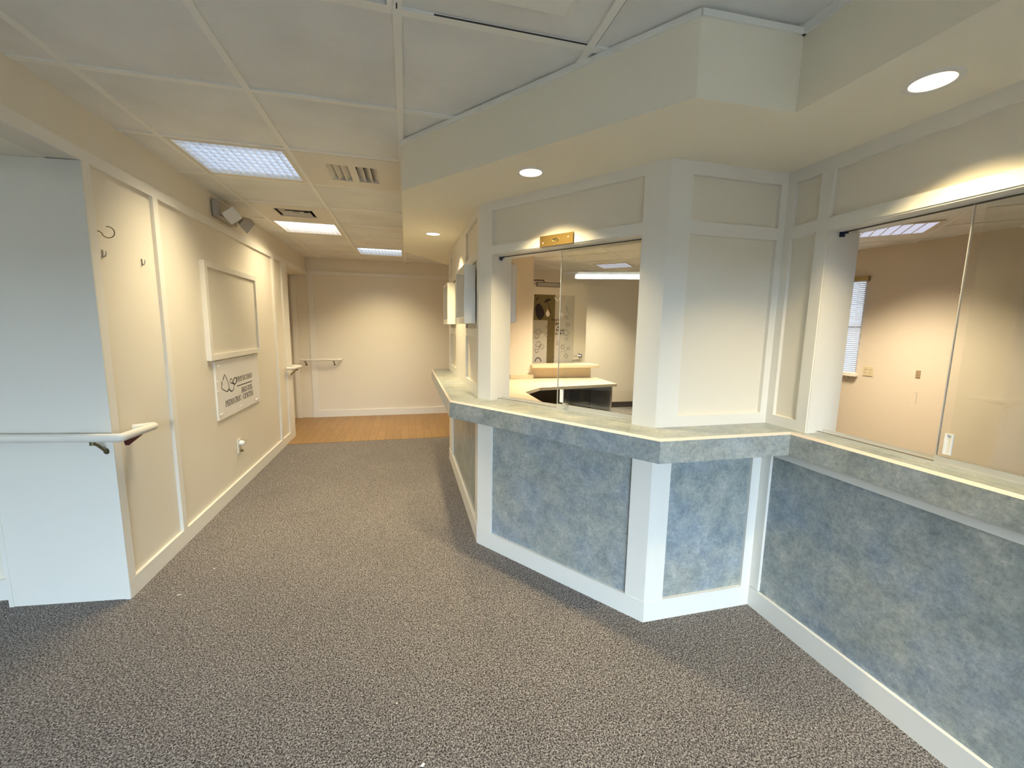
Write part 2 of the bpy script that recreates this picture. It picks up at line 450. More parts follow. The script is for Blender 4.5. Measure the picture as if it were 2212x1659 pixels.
struct(MB().lb(fD, 0, fD.L, REC, .003, 0, .106).build('baseboard_angle', M['trim'], wD))
struct(MB().lb(fD, .118, 1.036, REC, REC+.004, .106, .819).build('laminate_panel', M['lam'], wD))
# short face
wB = desk_wall('wall_desk_front', fB, fB.L)
t = MB()
t.lb(fB, 0, .101, REC, 0, .106, .866); t.lb(fB, .563, fB.L, REC, 0, .106, .866); t.lb(fB, .101, .563, REC, 0, .819, .866)
t.lb(fB, 0, .113, REC, 0, ZK, ZS); t.lb(fB, .578, fB.L, REC, 0, ZK, ZS)
for z0, z1 in ((ZK, 1.022), (1.834, 1.889), (2.079, ZS)): t.lb(fB, .113, .578, REC, 0, z0, z1)
struct(t.build('trim_10', M['trim'], wB))
struct(MB().lb(fB, 0, fB.L, REC, .003, 0, .106).build('baseboard_front', M['trim'], wB))
struct(MB().lb(fB, .101, .563, REC, REC+.004, .106, .819).build('laminate_panel', M['lam'], wB))
# right wall with the large window (s = 1.639 - y)
RO = (.213, 1.45)
wR = desk_wall('wall_right', fR, fR.L, s_open=RO)
t = MB()
t.lb(fR, 0, .054, REC, 0, .106, .866); t.lb(fR, .054, fR.L, REC, 0, .819, .866)
t.lb(fR, 0, .038, REC, 0, ZK, ZS); t.lb(fR, .161, .212, REC, 0, ZK, ZS)
t.lb(fR, RO[1], RO[1]+.05, REC, 0, ZK, 1.842); t.lb(fR, .038, .161, REC, -.0006, ZK, 1.02)
t.lb(fR, .038, .161, REC, -.0006, 1.837, 1.890); t.lb(fR, .212, fR.L, REC, -.0006, 1.842, 1.890)
t.lb(fR, .038, .161, REC, -.0006, 2.08, ZS); t.lb(fR, .212, fR.L, REC, -.0006, 2.08, ZS)
struct(t.build('trim_11', M['trim'], wR))
t = MB()
t.lb(fR, .211, .2155, -T-.002, -.006, ZK, 1.842); t.lb(fR, .2155, RO[1], -T-.002, -.004, 1.836, 1.842)
struct(t.build('trim_12', M['trim'], wR))
struct(MB().lb(fR, 0, fR.L, REC, .002, 0, .102).build('baseboard_right', M['trim'], wR))
struct(MB().lb(fR, .054, fR.L, REC, REC+.004, .102, .819).build('laminate_panel', M['lam'], wR))
# hidden far return of the desk towards the back corridor
wE = struct(MB().lb(fE, 0, fE.L, -T, 0, 0, ZS+.02).build('wall_desk_return', M['paint']))

# ------------------------------------------------------------------ reception counter
ko = [(.245, 4.45), (.246, 2.505), (1.001, 1.456), (1.657, 1.451), (1.661, 1.36), (1.661, -1.6)]
def pin(fr, s, n): q = fr.pt(s, n, 0); return (q[0], q[1])
ki = [(1.706+.0165, -1.6), (1.706+.0165, 1.639+.0165), pin(fB, .004, -.0165), pin(fD, .006, -.0165), (.428+.0165, 2.559), (.428+.0165, 4.45)]
struct(MB().lb(fD, .113, 1.020, -T, -.017, ZK-.0005, ZK+.0002).build('trim_14', M['lam'], wD))
struct(MB().lb(fR, .2155, RO[1], -T, -.017, ZK-.0005, ZK+.0002).build('trim_15', M['lam'], wR))
ctr = thing('reception_counter', (.9, 1.8, ZK-.105), 'long mottled blue-grey laminate counter wrapping around the reception desk', 'counter')
MB().prism(ko+ki, ZK-.105, ZK-.010).build('apron', M['lam'], ctr)
def inset(poly, d):
    out = []
    for i, p in enumerate(poly):
        if i == 0: q = (p[0]+d, p[1]-d)
        elif i == len(poly)-1: q = (p[0]+d, p[1])
        else:
            a, b = Vector(poly[i-1]), Vector(poly[i+1]); p_ = Vector(p)
            d1 = (p_-a).normalized(); d2 = (b-p_).normalized()
            n1 = Vector((-d1.y, d1.x)); n2 = Vector((-d2.y, d2.x)); bi = (n1+n2).normalized()
            r = p_ + bi*(d/max(.3, bi.dot(n1))); q = (r.x, r.y)
        out.append(q)
    return out
k2 = inset(ko, .010)
MB().prism(k2+[(x, y) for x, y in ki], ZK-.0105, ZK).build('worktop', M['lam'], ctr)
eb = MB()
for i in range(len(ko)-1):
    a, b, c, d = ko[i], ko[i+1], k2[i+1], k2[i]
    eb.quad((*a, ZK-.0102), (*b, ZK-.0102), (*c, ZK+.0002), (*d, ZK+.0002))
eb.quad((*ki[-1], ZK-.0102), (*ko[0], ZK-.0102), (*k2[0], ZK+.0002), (ki[-1][0], k2[0][1], ZK+.0002))
eb.build('edge_band', M['band'], ctr)['label'] = 'pale bevelled edge strip'

# ------------------------------------------------------------------ sliding windows
def sliding_window(name, fr, a, b, split, z0=ZK, z1=1.836):
    w = sempty(name, fr.pt((a+b)/2, -.08, z0))
    t = MB().lb(fr, a, b, -.105, -.055, z0, z0+.008); t.lb(fr, a, split, -.108, -.096, z0+.008, z0+.016)
    t.build('track_bottom', M['alu'], w)
    MB().lb(fr, a, split+.0, -.068, -.062, z0+.0078, z0+.0092).build('track_groove', M['track'], w)
    MB().lb(fr, a, b, -.11, -.052, z1-.003, z1).build('track_top', M['trim'], w)
    MB().lb(fr, a, b, -.0745, -.0655, z1-.007, z1-.0025).build('track_channel', M['track'], w)
    e = MB().lb(fr, a+.001, a+.010, -.080, -.060, z1-.022, z1-.003); e.lb(fr, a+.010, a+.026, -.077, -.064, z1-.012, z1-.004)
    e.build('track_end_stop', M['capblue'], w)
    p1 = sempty('rear_pane', fr.pt((a+split)/2, -.098, z0)); del p1['kind']; p1.parent = w; p1.location = Vector(p1.location)-Vector(w.location)
    bpy.context.view_layer.update()
    MB().lb(fr, split+.014, b-.004, -.100, -.095, z0+.014, z1-.005).build('glass', M['glass'], p1)
    MB().lb(fr, split+.014, b-.004, -.103, -.092, z0+.008, z0+.022).build('pane_rail', M['alu'], p1)
    p2 = sempty('front_pane', fr.pt((b+split)/2, -.07, z0)); del p2['kind']; p2.parent = w; p2.location = Vector(p2.location)-Vector(w.location)
    bpy.context.view_layer.update()
    MB().lb(fr, split, b-.004, -.073, -.067, z0+.026, z1-.005).build('glass', M['glass'], p2)
    MB().lb(fr, split-.001, b-.004, -.0765, -.0635, z0+.008, z0+.028).build('pane_rail', M['alu'], p2)
    MB().lb(fr, split-.0015, split+.0015, -.0735, -.0665, z0+.028, z1-.006).build('pane_edge', M['alu'], p2)
    h = MB().lb(fr, split+.020, split+.042, -.0662, -.0640, z0+.040, z0+.112)
    h.lb(fr, split+.020, split+.024, -.064, -.0615, z0+.040, z0+.112); h.lb(fr, split+.038, split+.042, -.064, -.0615, z0+.040, z0+.112)
    h.lb(fr, split+.024, split+.038, -.064, -.0615, z0+.040, z0+.044); h.lb(fr, split+.024, split+.038, -.064, -.0615, z0+.108, z0+.112)
    h.build('finger_pull', M['white'], p2)
    return w, p2
w1, p2 = sliding_window('window_1', fD, .1135, 1.0195, .552)
lk = MB().lb(fD, .598, .626, -.0665, -.050, ZK+.020, ZK+.040)
q = fD.pt(.626, -.058, ZK+.030); lk.lathe(q, (fD.d.x, fD.d.y, 0), [(0, .006), (.010, .006), (.011, .0), (.011, -.003)], 16)
lk.build('ratchet_lock', M['chrome'], p2)
w2, _ = sliding_window('window_2', fR, RO[0]+.0025, RO[1]-.004, .644)

# brass plate above the near window
bp = thing('brass_plate', fD.pt(.563, 0, 1.839), 'aged brass plate with oval slot above the near sliding window', 'plate')
MB().lb(fD, .461, .667, 0, .008, 1.8395, 1.895).build('plate', M['brass'], bp, bevel=.001)
rng = [fD.pt(.563+.021*math.cos(a), .0085, 1.868+.0095*math.sin(a)) for a in [2*math.pi*k/24 for k in range(25)]]
MB().tube(rng, .0016, 6, False).build('slot_rim', M['brass'], bp)
MB().extr([fD.pt(.563+.018*math.cos(2*math.pi*k/20), .0081, 1.868+.004*math.sin(2*math.pi*k/20)) for k in range(20)], [c*.0006 for c in (fD.n.x, fD.n.y, 0)]).build('slot', M['bracket'], bp)
for s, z in ((.482, 1.858), (.638, 1.873)):
    MB().lathe(fD.pt(s, .008, z), (fD.n.x, fD.n.y, 0), [(.004, 0), (.003, .0015), (0, .002)], 12).build('screw', M['band'], bp)

# ------------------------------------------------------------------ wall file boxes on the hallway side of the desk
def file_box(y0, y1, label):
    x0, x1, z0, z1, t_ = .356, .4278, 1.438, 1.805, .011
    e = thing('wall_file_box', ((x0+x1)/2, (y0+y1)/2, z0), label, 'file box')
    MB().box(x1-.004, x1, y0+t_, y1-t_, z0+t_, z1-t_).build('back_panel', M['trim'], e)
    MB().box(x0, x1, y0, y0+t_, z0, z1).build('side_panel', M['trim'], e, bevel=.001)
    MB().box(x0, x1, y1-t_, y1, z0, z1).build('side_panel', M['trim'], e, bevel=.001)
    MB().box(x0, x1, y0+t_, y1-t_, z0, z0+t_).build('bottom_panel', M['trim'], e)
    MB().box(x0, x1, y0+t_, y1-t_, z1-t_, z1).build('top_panel', M['trim'], e)
    MB().box(x0+.002, x0+.012, y0+t_, y1-t_, z0+t_, z0+.045).build('front_lip', M['trim'], e)
file_box(2.672, 3.135, 'white open wall box nearest the sliding window')
file_box(3.800, 4.240, 'white open wall box farther along the hallway')

# ------------------------------------------------------------------ handrails
def round_path(pts, r=.03, n=5):
    pts = [Vector(p) for p in pts]; out = [pts[0]]
    for i in range(1, len(pts)-1):
        a = (pts[i-1]-pts[i]).normalized(); b = (pts[i+1]-pts[i]).normalized()
        p0, p1 = pts[i]+a*r, pts[i]+b*r
        for k in range(n+1):
            u = k/n; out.append(p0*(1-u)**2 + pts[i]*2*u*(1-u) + p1*u*u)
    out.append(pts[-1]); return out
def bracket(parent, top, wall, mat=None):
    top, wall = Vector(top), Vector(wall); m = MB()
    d = (wall-top); d.z = 0; d.normalize()
    m.tube([top+Vector((0,0,.0)), top+Vector((0,0,-.018))], .012, 10)
    m.tube(round_path([top+Vector((0,0,-.012)), top+d*.02+Vector((0,0,-.022)), wall+Vector((0,0,.0))-d*.004], .01, 3), [.007]*8, 8)
    m.lathe(wall-d*.006, tuple(d), [(0, 0), (.014, 0), (.014, .006), (0, .006)], 14)
    m.build('bracket', mat or M['bracket'], parent, smooth=True)
hr = thing('handrail', (-1.5, 2.33, .84), 'ivory tube handrail wrapping the near end of the left wall', 'handrail')
MB().tube(round_path([(-1.925, 2.4405, .876), (-1.92, 2.374, .876), (-1.326, 2.311, .868), (-1.326, 2.585, .862), (-1.402, 2.54, .862)], .012, 4), .0205, 18).build('rail', M['rail'], hr, smooth=True)
bracket(hr, (-1.445, 2.324, .853), (-1.432, 2.391, .785))
MB().extr([(-1.330, 2.335, .850), (-1.330, 2.345, .822), (-1.330, 2.455, .846), (-1.330, 2.455, .852)], (.016, 0, 0)).build('rubber_pad', M['maroon'], hr)['label'] = 'maroon wedge under the rail'
hr = thing('handrail', (-1.36, 5.65, .87), 'short ivory handrail looping around the far end of the left wall', 'handrail')
MB().tube(round_path([(XL, 5.43, .890), (-1.33, 5.47, .890), (-1.33, 5.83, .880), (-1.43, 5.765, .890), (-1.45, 5.69, .89)], .02, 4), .018, 14).build('rail', M['rail'], hr, smooth=True)
bracket(hr, (-1.335, 5.66, .868), (-1.402, 5.62, .80))
hr = thing('handrail', (-1.25, 6.74, .86), 'short ivory handrail with a jog on the far hallway wall', 'handrail')
MB().tube(round_path([(-1.543, 6.742, .893), (-1.325, 6.73, .888), (-1.275, 6.742, .894), (-.985, 6.742, .892), (-.985, YF, .892)], .02, 4), .018, 14).build('rail', M['rail'], hr, smooth=True)
bracket(hr, (-1.475, 6.74, .872), (-1.475, YF-.001, .815)); bracket(hr, (-1.08, 6.74, .872), (-1.08, YF-.001, .815))

# ------------------------------------------------------------------ left wall: hooks, framed board, sign, outlet, emergency light
XP = XL+REC                      # recessed panel plane
hk = thing('coat_hook', (XP, 2.455, 1.83), 'large open brass hook near the top of the left wall', 'hook')
pts = [(XP, 2.452, 1.838)] + [(XP+.012+.02*k/4, 2.455, 1.840-.004*k) for k in range(1, 4)] + \
      [(XP+.050+.026*math.cos(a), 2.458, 1.834+.026*math.sin(a)) for a in [math.radians(215+ (245)*k/14) for k in range(15)]]
MB().tube(pts, .0022, 8).build('wire', M['bracket'], hk, smooth=True)
MB().lathe((XP, 2.452, 1.838), (1, 0, 0), [(.006, 0), (.006, .003), (.003, .006), (0, .006)], 12).build('base', M['bracket'], hk, smooth=True)
def small_hook(y, z, label):
    e = thing('coat_hook', (XP, y, z-.02), label, 'hook')
    MB().box(XP, XP+.003, y-.005, y+.005, z-.018, z+.018).build('base', M['steel'], e, bevel=.001)
    MB().tube([(XP+.003, y-.003, z-.006), (XP+.010, y-.005, z-.014), (XP+.018, y-.007, z-.004), (XP+.020, y-.008, z+.012)], .0018, 8).build('prong', M['steel'], e, smooth=True)
    MB().tube([(XP+.003, y+.003, z-.006), (XP+.008, y+.006, z-.014), (XP+.012, y+.008, z+.004)], .0018, 8).build('prong', M['steel'], e, smooth=True)
small_hook(2.490, 1.738, 'small double hook below the large brass hook')
small_hook(2.800, 1.742, 'small double hook beside the first upright batten')

fb = thing('framed_board', (XP, 4.0, 1.14), 'large cream framed board hung above the white sign', 'board')
fP = F((XP, 0), (XP, 10), (1, 0))
m = MB()
y0, y1, z0, z1, w_ = 3.475, 4.545, 1.140, 1.858, .042
m.lb(fP, y0, y0+w_, 0, .032, z0, z1); m.lb(fP, y1-w_, y1, 0, .032, z0, z1)
m.lb(fP, y0+w_, y1-w_, 0, .032, z0, z0+w_); m.lb(fP, y0+w_, y1-w_, 0, .032, z1-w_, z1)
m.build('frame', M['trim'], fb)
MB().lb(fP, y0+w_, y1-w_, 0, .016, z0+w_, z1-w_).build('panel', M['canvas'], fb)

sg = thing('wall_sign', (XP, 4.03, .67), 'white sign sheet lettered PHYSICIANS BRISTOL PEDIATRIC CENTER below the framed board', 'sign')
XS = XP+.012
MB().lb(fP, 3.567, 4.495, 0, .012, .671, 1.127).build('sheet', M['sign'], sg)
# serif italic capitals as strokes: (points, width) in a unit box
TH, TN = .17, .075
GL = {
 'P': (.72, [([(.12,0),(.12,1)],TH), ([(.12,.96),(.5,.97),(.66,.84),(.66,.68),(.5,.52),(.12,.5)],TN), ([(.64,.84),(.64,.66)],TH), ([(0,.02),(.26,.02)],TN), ([(0,.98),(.2,.98)],TN)]),
 'H': (.86, [([(.12,0),(.12,1)],TH), ([(.74,0),(.74,1)],TH), ([(.12,.5),(.74,.5)],TN), ([(0,.02),(.26,.02)],TN), ([(0,.98),(.26,.98)],TN), ([(.6,.02),(.88,.02)],TN), ([(.6,.98),(.88,.98)],TN)]),
 'Y': (.8, [([(.08,1),(.4,.48)],TH), ([(.74,1),(.4,.48)],TN), ([(.4,.5),(.4,0)],TH), ([(.26,.02),(.54,.02)],TN), ([(0,.98),(.24,.98)],TN), ([(.6,.98),(.84,.98)],TN)]),
 'S': (.66, [([(.56,.82),(.46,.95),(.26,.98),(.12,.86),(.12,.7)],TN), ([(.12,.74),(.3,.56),(.5,.42),(.54,.26)],TH), ([(.54,.26),(.5,.1),(.3,.02),(.12,.08),(.06,.24)],TN)]),
 'I': (.4, [([(.2,0),(.2,1)],TH), ([(.06,.02),(.34,.02)],TN), ([(.06,.98),(.34,.98)],TN)]),
 'C': (.8, [([(.7,.78),(.58,.94),(.4,.98),(.22,.88),(.12,.68)],TN), ([(.13,.74),(.1,.5),(.13,.26)],TH), ([(.12,.3),(.24,.1),(.42,.02),(.6,.08),(.7,.24)],TN)]),
 'A': (.84, [([(.4,1),(.12,0)],TN), ([(.4,1),(.7,0)],TH), ([(.22,.34),(.58,.34)],TN), ([(0,.02),(.24,.02)],TN), ([(.56,.02),(.84,.02)],TN)]),
 'N': (.88, [([(.14,0),(.14,1)],TN), ([(.14,1),(.74,0)],TH), ([(.74,0),(.74,1)],TN), ([(0,.02),(.26,.02)],TN), ([(0,.98),(.18,.98)],TN), ([(.62,.98),(.88,.98)],TN)]),
 'B': (.72, [([(.12,0),(.12,1)],TH), ([(.12,.97),(.46,.97),(.58,.86),(.58,.66),(.44,.53),(.12,.52)],TN), ([(.44,.52),(.62,.42),(.66,.26),(.6,.08),(.44,.02),(.0,.02)],TN), ([(.62,.4),(.62,.14)],TH), ([(0,.98),(.2,.98)],TN)]),
 'R': (.78, [([(.12,0),(.12,1)],TH), ([(.12,.97),(.46,.97),(.6,.84),(.6,.68),(.46,.53),(.12,.52)],TN), ([(.36,.52),(.72,.02)],TH), ([(0,.02),(.26,.02)],TN), ([(0,.98),(.2,.98)],TN), ([(.66,.02),(.82,.02)],TN)]),
 'T': (.74, [([(.37,0),(.37,1)],TH), ([(.04,.96),(.72,.96)],TN), ([(.04,.98),(.04,.8)],TN), ([(.72,.98),(.72,.8)],TN), ([(.24,.02),(.52,.02)],TN)]),
 'O': (.86, [([(.3,.04),(.14,.22),(.1,.5),(.14,.78),(.3,.96)],TH), ([(.3,.97),(.5,.98),(.68,.8)],TN), ([(.68,.8),(.76,.5),(.68,.2)],TH), ([(.68,.2),(.52,.04),(.3,.03)],TN)]),
 'L': (.66, [([(.12,0),(.12,1)],TH), ([(0,.02),(.62,.02)],TN), ([(.62,.0),(.62,.24)],TN), ([(0,.98),(.28,.98)],TN)]),
 'E': (.7, [([(.12,0),(.12,1)],TH), ([(0,.02),(.62,.02)],TN), ([(.62,0),(.64,.22)],TN), ([(0,.98),(.6,.98)],TN), ([(.6,1),(.6,.8)],TN), ([(.12,.52),(.46,.52)],TN), ([(.46,.64),(.46,.4)],TN)]),
 'D': (.84, [([(.12,0),(.12,1)],TH), ([(0,.98),(.44,.98),(.64,.84)],TN), ([(.62,.86),(.74,.66),(.74,.34),(.62,.14)],TH), ([(.64,.16),(.44,.02),(0,.02)],TN)]),
 ' ': (.34, []),
}
def stroke(mb, pts, w, to3, off):
    for (a, b) in zip(pts, pts[1:]):
        a, b = Vector(a), Vector(b); d = (b-a)
        if d.length < 1e-6: continue
        d.normalize(); n = Vector((-d.y, d.x))*w/2; e = d*w*.25
        mb.extr([to3(a-n-e), to3(b-n+e), to3(b+n+e), to3(a+n-e)], off)
def word(text, y0, y1, z0, z1, name):
    tot = sum(GL[c][0]+.06 for c in text)-.06; h = z1-z0; sx = (y1-y0-.14*h)/tot; mb = MB(); x = 0.
    for c in text:
        wd, st = GL[c]
        for pts, w in st:
            # strokes kept in metres so thick and thin stay even
            P = [((x+p[0])*sx + p[1]*h*.14, p[1]*h) for p in pts]
            stroke(mb, P, w*(.62*sx+.30*h), lambda q: (XS+.0002, y0+q.x, z0+q.y), (.0008, 0, 0))
        x += wd+.06
    return mb.build(name, M['ink'], sg)
word('PHYSICIANS', 3.953, 4.318, .921, .963, 'lettering'); word('BRISTOL', 4.042, 4.312, .818, .861, 'lettering'); word('PEDIATRIC', 3.699, 4.030, .757, .801, 'lettering'); word('CENTER', 4.062, 4.318, .757, .801, 'lettering')
MB().box(XS, XS+.001, 3.95, 4.305, .8835, .8905).build('rule_line', M['ink'], sg)
st = MB(); t3 = lambda q: (XS+.0002, q.x, q.y)
def curve(pts, n=4):
    out = []; P = [Vector(p) for p in pts]
    for i in range(len(P)-1):
        p0, p1, p2_, p3 = P[max(0, i-1)], P[i], P[i+1], P[min(len(P)-1, i+2)]
        for k in range(n):
            u = k/n; out.append(.5*((2*p1)+(p2_-p0)*u+(2*p0-5*p1+4*p2_-p3)*u*u+(3*p1-p0-3*p2_+p3)*u**3))
    return out+[P[-1]]
stroke(st, curve([(3.703,.990),(3.725,1.010),(3.756,.975),(3.779,.937),(3.789,.911),(3.785,.890),(3.765,.879),(3.742,.874),(3.703,.888),(3.654,.911),(3.653,.930),(3.660,.945)]), 0.0054, t3, (.0008,0,0))
stroke(st, curve([(3.785,.890),(3.806,.873),(3.830,.862),(3.862,.864),(3.881,.880),(3.890,.905),(3.892,.925)]), 0.0065, t3, (.0008,0,0))
stroke(st, curve([(3.742,.874),(3.765,.876),(3.785,.888),(3.80,.876),(3.83,.861)]), 0.0086, t3, (.0008,0,0))
stroke(st, curve([(3.688,.972),(3.692,.982),(3.703,.992)]), 0.0086, t3, (.0008,0,0)); stroke(st, curve([(3.660,.940),(3.662,.955),(3.667,.962)]), 0.0086, t3, (.0008,0,0))
stroke(st, curve([(3.835,.965),(3.818,.950),(3.826,.932),(3.852,.928),(3.862,.942),(3.853,.962),(3.835,.965)]), 0.0058, t3, (.0008,0,0))
stroke(st, curve([(3.922,.966),(3.892,.950),(3.877,.928),(3.906,.911),(3.938,.921),(3.948,.950),(3.922,.966)]), 0.0086, t3, (.0008,0,0))
stroke(st, curve([(3.852,.928),(3.870,.922),(3.892,.914),(3.906,.911)]), 0.0072, t3, (.0008,0,0))
st.build('stethoscope_drawing', M['ink'], sg)
for k, (y, z) in enumerate([(3.623,1.088),(3.877,1.113),(4.147,1.113),(4.366,1.111),(4.40,.700),(4.0,.705),(3.621,.713),(3.585,.975),(4.455,.882),(3.585,.896)]):
    r = random.Random(k); w2_ = .045 if k < 7 else .016; m = MB()
    for i in range(2):
        cy, cz, a = y+r.uniform(-.008, .008), z+r.uniform(-.004, .004), r.uniform(-.25, .35)
        d = Vector((math.cos(a), math.sin(a)*.6)); n = Vector((-d.y, d.x)); L_, H_ = w2_*r.uniform(.7, 1), .007
        c = Vector((cy, cz))
        m.extr([(XS, *(c-d*L_/2-n*H_/2)), (XS, *(c+d*L_/2-n*H_*.3)), (XS, *(c+d*L_/2+n*H_/2)), (XS, *(c-d*L_/2+n*H_*.2))], (.004+.002*i, 0, 0))
    m.build('putty_dab', M['tape'], sg)

ot = thing('wall_outlet', (XP, 3.935, .31), 'cream wall outlet with a white plug low on the left wall', 'outlet')
MB().lb(fP, 3.90, 3.972, 0, .007, .312, .430).build('cover_plate', M['trim'], ot, bevel=.002)
for z in (.345, .398):
    MB().lb(fP, 3.918, 3.955, .007, .0085, z-.014, z+.014).build('socket', M['cream_plate'], ot)
m = MB()
for z in (.343,):
    m.lb(fP, 3.928, 3.931, .0085, .0088, z-.005, z+.008); m.lb(fP, 3.942, 3.945, .0085, .0088, z-.005, z+.008)
m.build('slot', M['slot'], ot)
MB().lathe((XP+.0085, 3.937, .398), (1, 0, -.1), [(.020, 0), (.021, .010), (.018, .026), (.010, .036), (0, .038)], 20).build('plug', M['white'], ot, smooth=True)
MB().lb(fP, 3.926, 3.948, .0085, .030, .318, .336).build('plug_tab', M['bracket'], ot, bevel=.004)

el = thing('emergency_light', (XP, 3.88, 2.20), 'grey twin-head emergency light high on the left wall', 'emergency light')
MB().extr([(XP, 3.74, 2.215), (XP, 3.74, 2.345), (XP, 4.10, 2.345), (XP, 4.10, 2.215)], (.055, 0, 0)).build('housing', M['emergency'], el, bevel=.012)
def lamp_head(c, aim):
    c = Vector(c); a = Vector(aim).normalized(); u = a.cross(Vector((0, 0, 1))).normalized(); w = u.cross(a)
    q = Matrix.Rotation(math.radians(40), 3, a); u = q @ u; w = q @ w
    def ring(r, h, k=1.): return [c+a*h+u*r*sx+w*r*k*sz for sx, sz in ((-1,-1),(1,-1),(1,1),(-1,1))]
    m = MB(); p = ring(.030, -.05)+ring(.052, .03)
    m.hexa(p); h = m.build('lamp_head', M['emergency'], el, bevel=.008)
    MB().hexa(ring(.050, .0295)+ring(.046, .042)).build('lens', M['lens'], h, bevel=.004)
    MB().tube([c-a*.04, c-a*.04+Vector((-.05, 0, .0))], .012, 10).build('swivel', M['emergency'], h, smooth=True)
lamp_head((-1.285, 3.745, 2.232), (.42, -.88, -.20)); lamp_head((-1.292, 4.06, 2.240), (.55, .75, -.35))

# ------------------------------------------------------------------ ceiling troffers
def troffer(i, j, label, lamp, W, col, fins=True, spread=104, frame_in=(.022, .022, .02, .045)):
    x0, x1, y0, y1 = gx[i]+.014, gx[i+1]-.014, gy[j]+.014, gy[j+1]-.014
    e = thing('ceiling_light', ((x0+x1)/2, (y0+y1)/2, ZC), label, 'ceiling light', 'square ceiling lights in the tile grid')
    a, b, c, d = x0+frame_in[0], x1-frame_in[1], y0+frame_in[2], y1-frame_in[3]
    m = MB(); z0, z1 = ZC-.003, ZC+.012
    m.box(x0, a, y0, y1, z0, z1); m.box(b, x1, y0, y1, z0, z1); m.box(a, b, y0, c, z0, z1); m.box(a, b, d, y1, z0, z1)
    m.build('frame', M['troffer_metal'], e)
    m = MB(); zt = ZC+.062
    m.box(a-.004, a, c, d, z1, zt); m.box(b, b+.004, c, d, z1, zt); m.box(a, b, c-.004, c, z1, zt); m.box(a, b, d, d+.004, z1, zt)
    m.build('housing', M['troffer_metal'], e)
    MB().box(a, b, c, d, zt, zt+.004).build('lamp_panel', lamp, e)
    m = MB(); nx, ny = 13, 9
    for k in range(1, nx): x = a+(b-a)*k/nx; m.box(x-.0012, x+.0012, c, d, ZC+.004, ZC+.030)
    if fins:
        for k in range(1, ny): y = c+(d-c)*k/ny; m.box(a, b, y-.0012, y+.0012, ZC+.004, ZC+.030)
    m.build('louver', M['louver'], e)
    l = bpy.data.lights.new('troffer_glow', 'AREA'); l.shape = 'RECTANGLE'; l.size = b-a; l.size_y = d-c
    l.energy = W; l.color = col; l.spread = math.radians(spread)
    lo = bpy.data.objects.new('troffer_glow', l); COL.objects.link(lo); lo.location = ((a+b)/2, (c+d)/2, ZC-.006)
    return e
WARM = (1., .834, .52)
troffer(1, 12, 'large blue-white louvered ceiling light nearest the camera', M['tube_blue'], 8.2, (1., .845, .55))
troffer(1, 15, 'bright white ceiling light beyond the narrow dark vent', M['tube_white'], 7.4, WARM, fins=False, spread=138)
troffer(2, 17, 'smallest-looking ceiling light before the far wall', M['tube_blue'], 11.6, WARM, fins=False, spread=116)
for (i, j) in ((1, 4), (3, 3)):
    m = MB().box(gx[i]+.014, gx[i+1]-.014, gy[j]+.014, gy[j+1]-.014, ZC-.003, ZC+.01); struct(m.build('ceiling_panel', M['tile'], ceil))

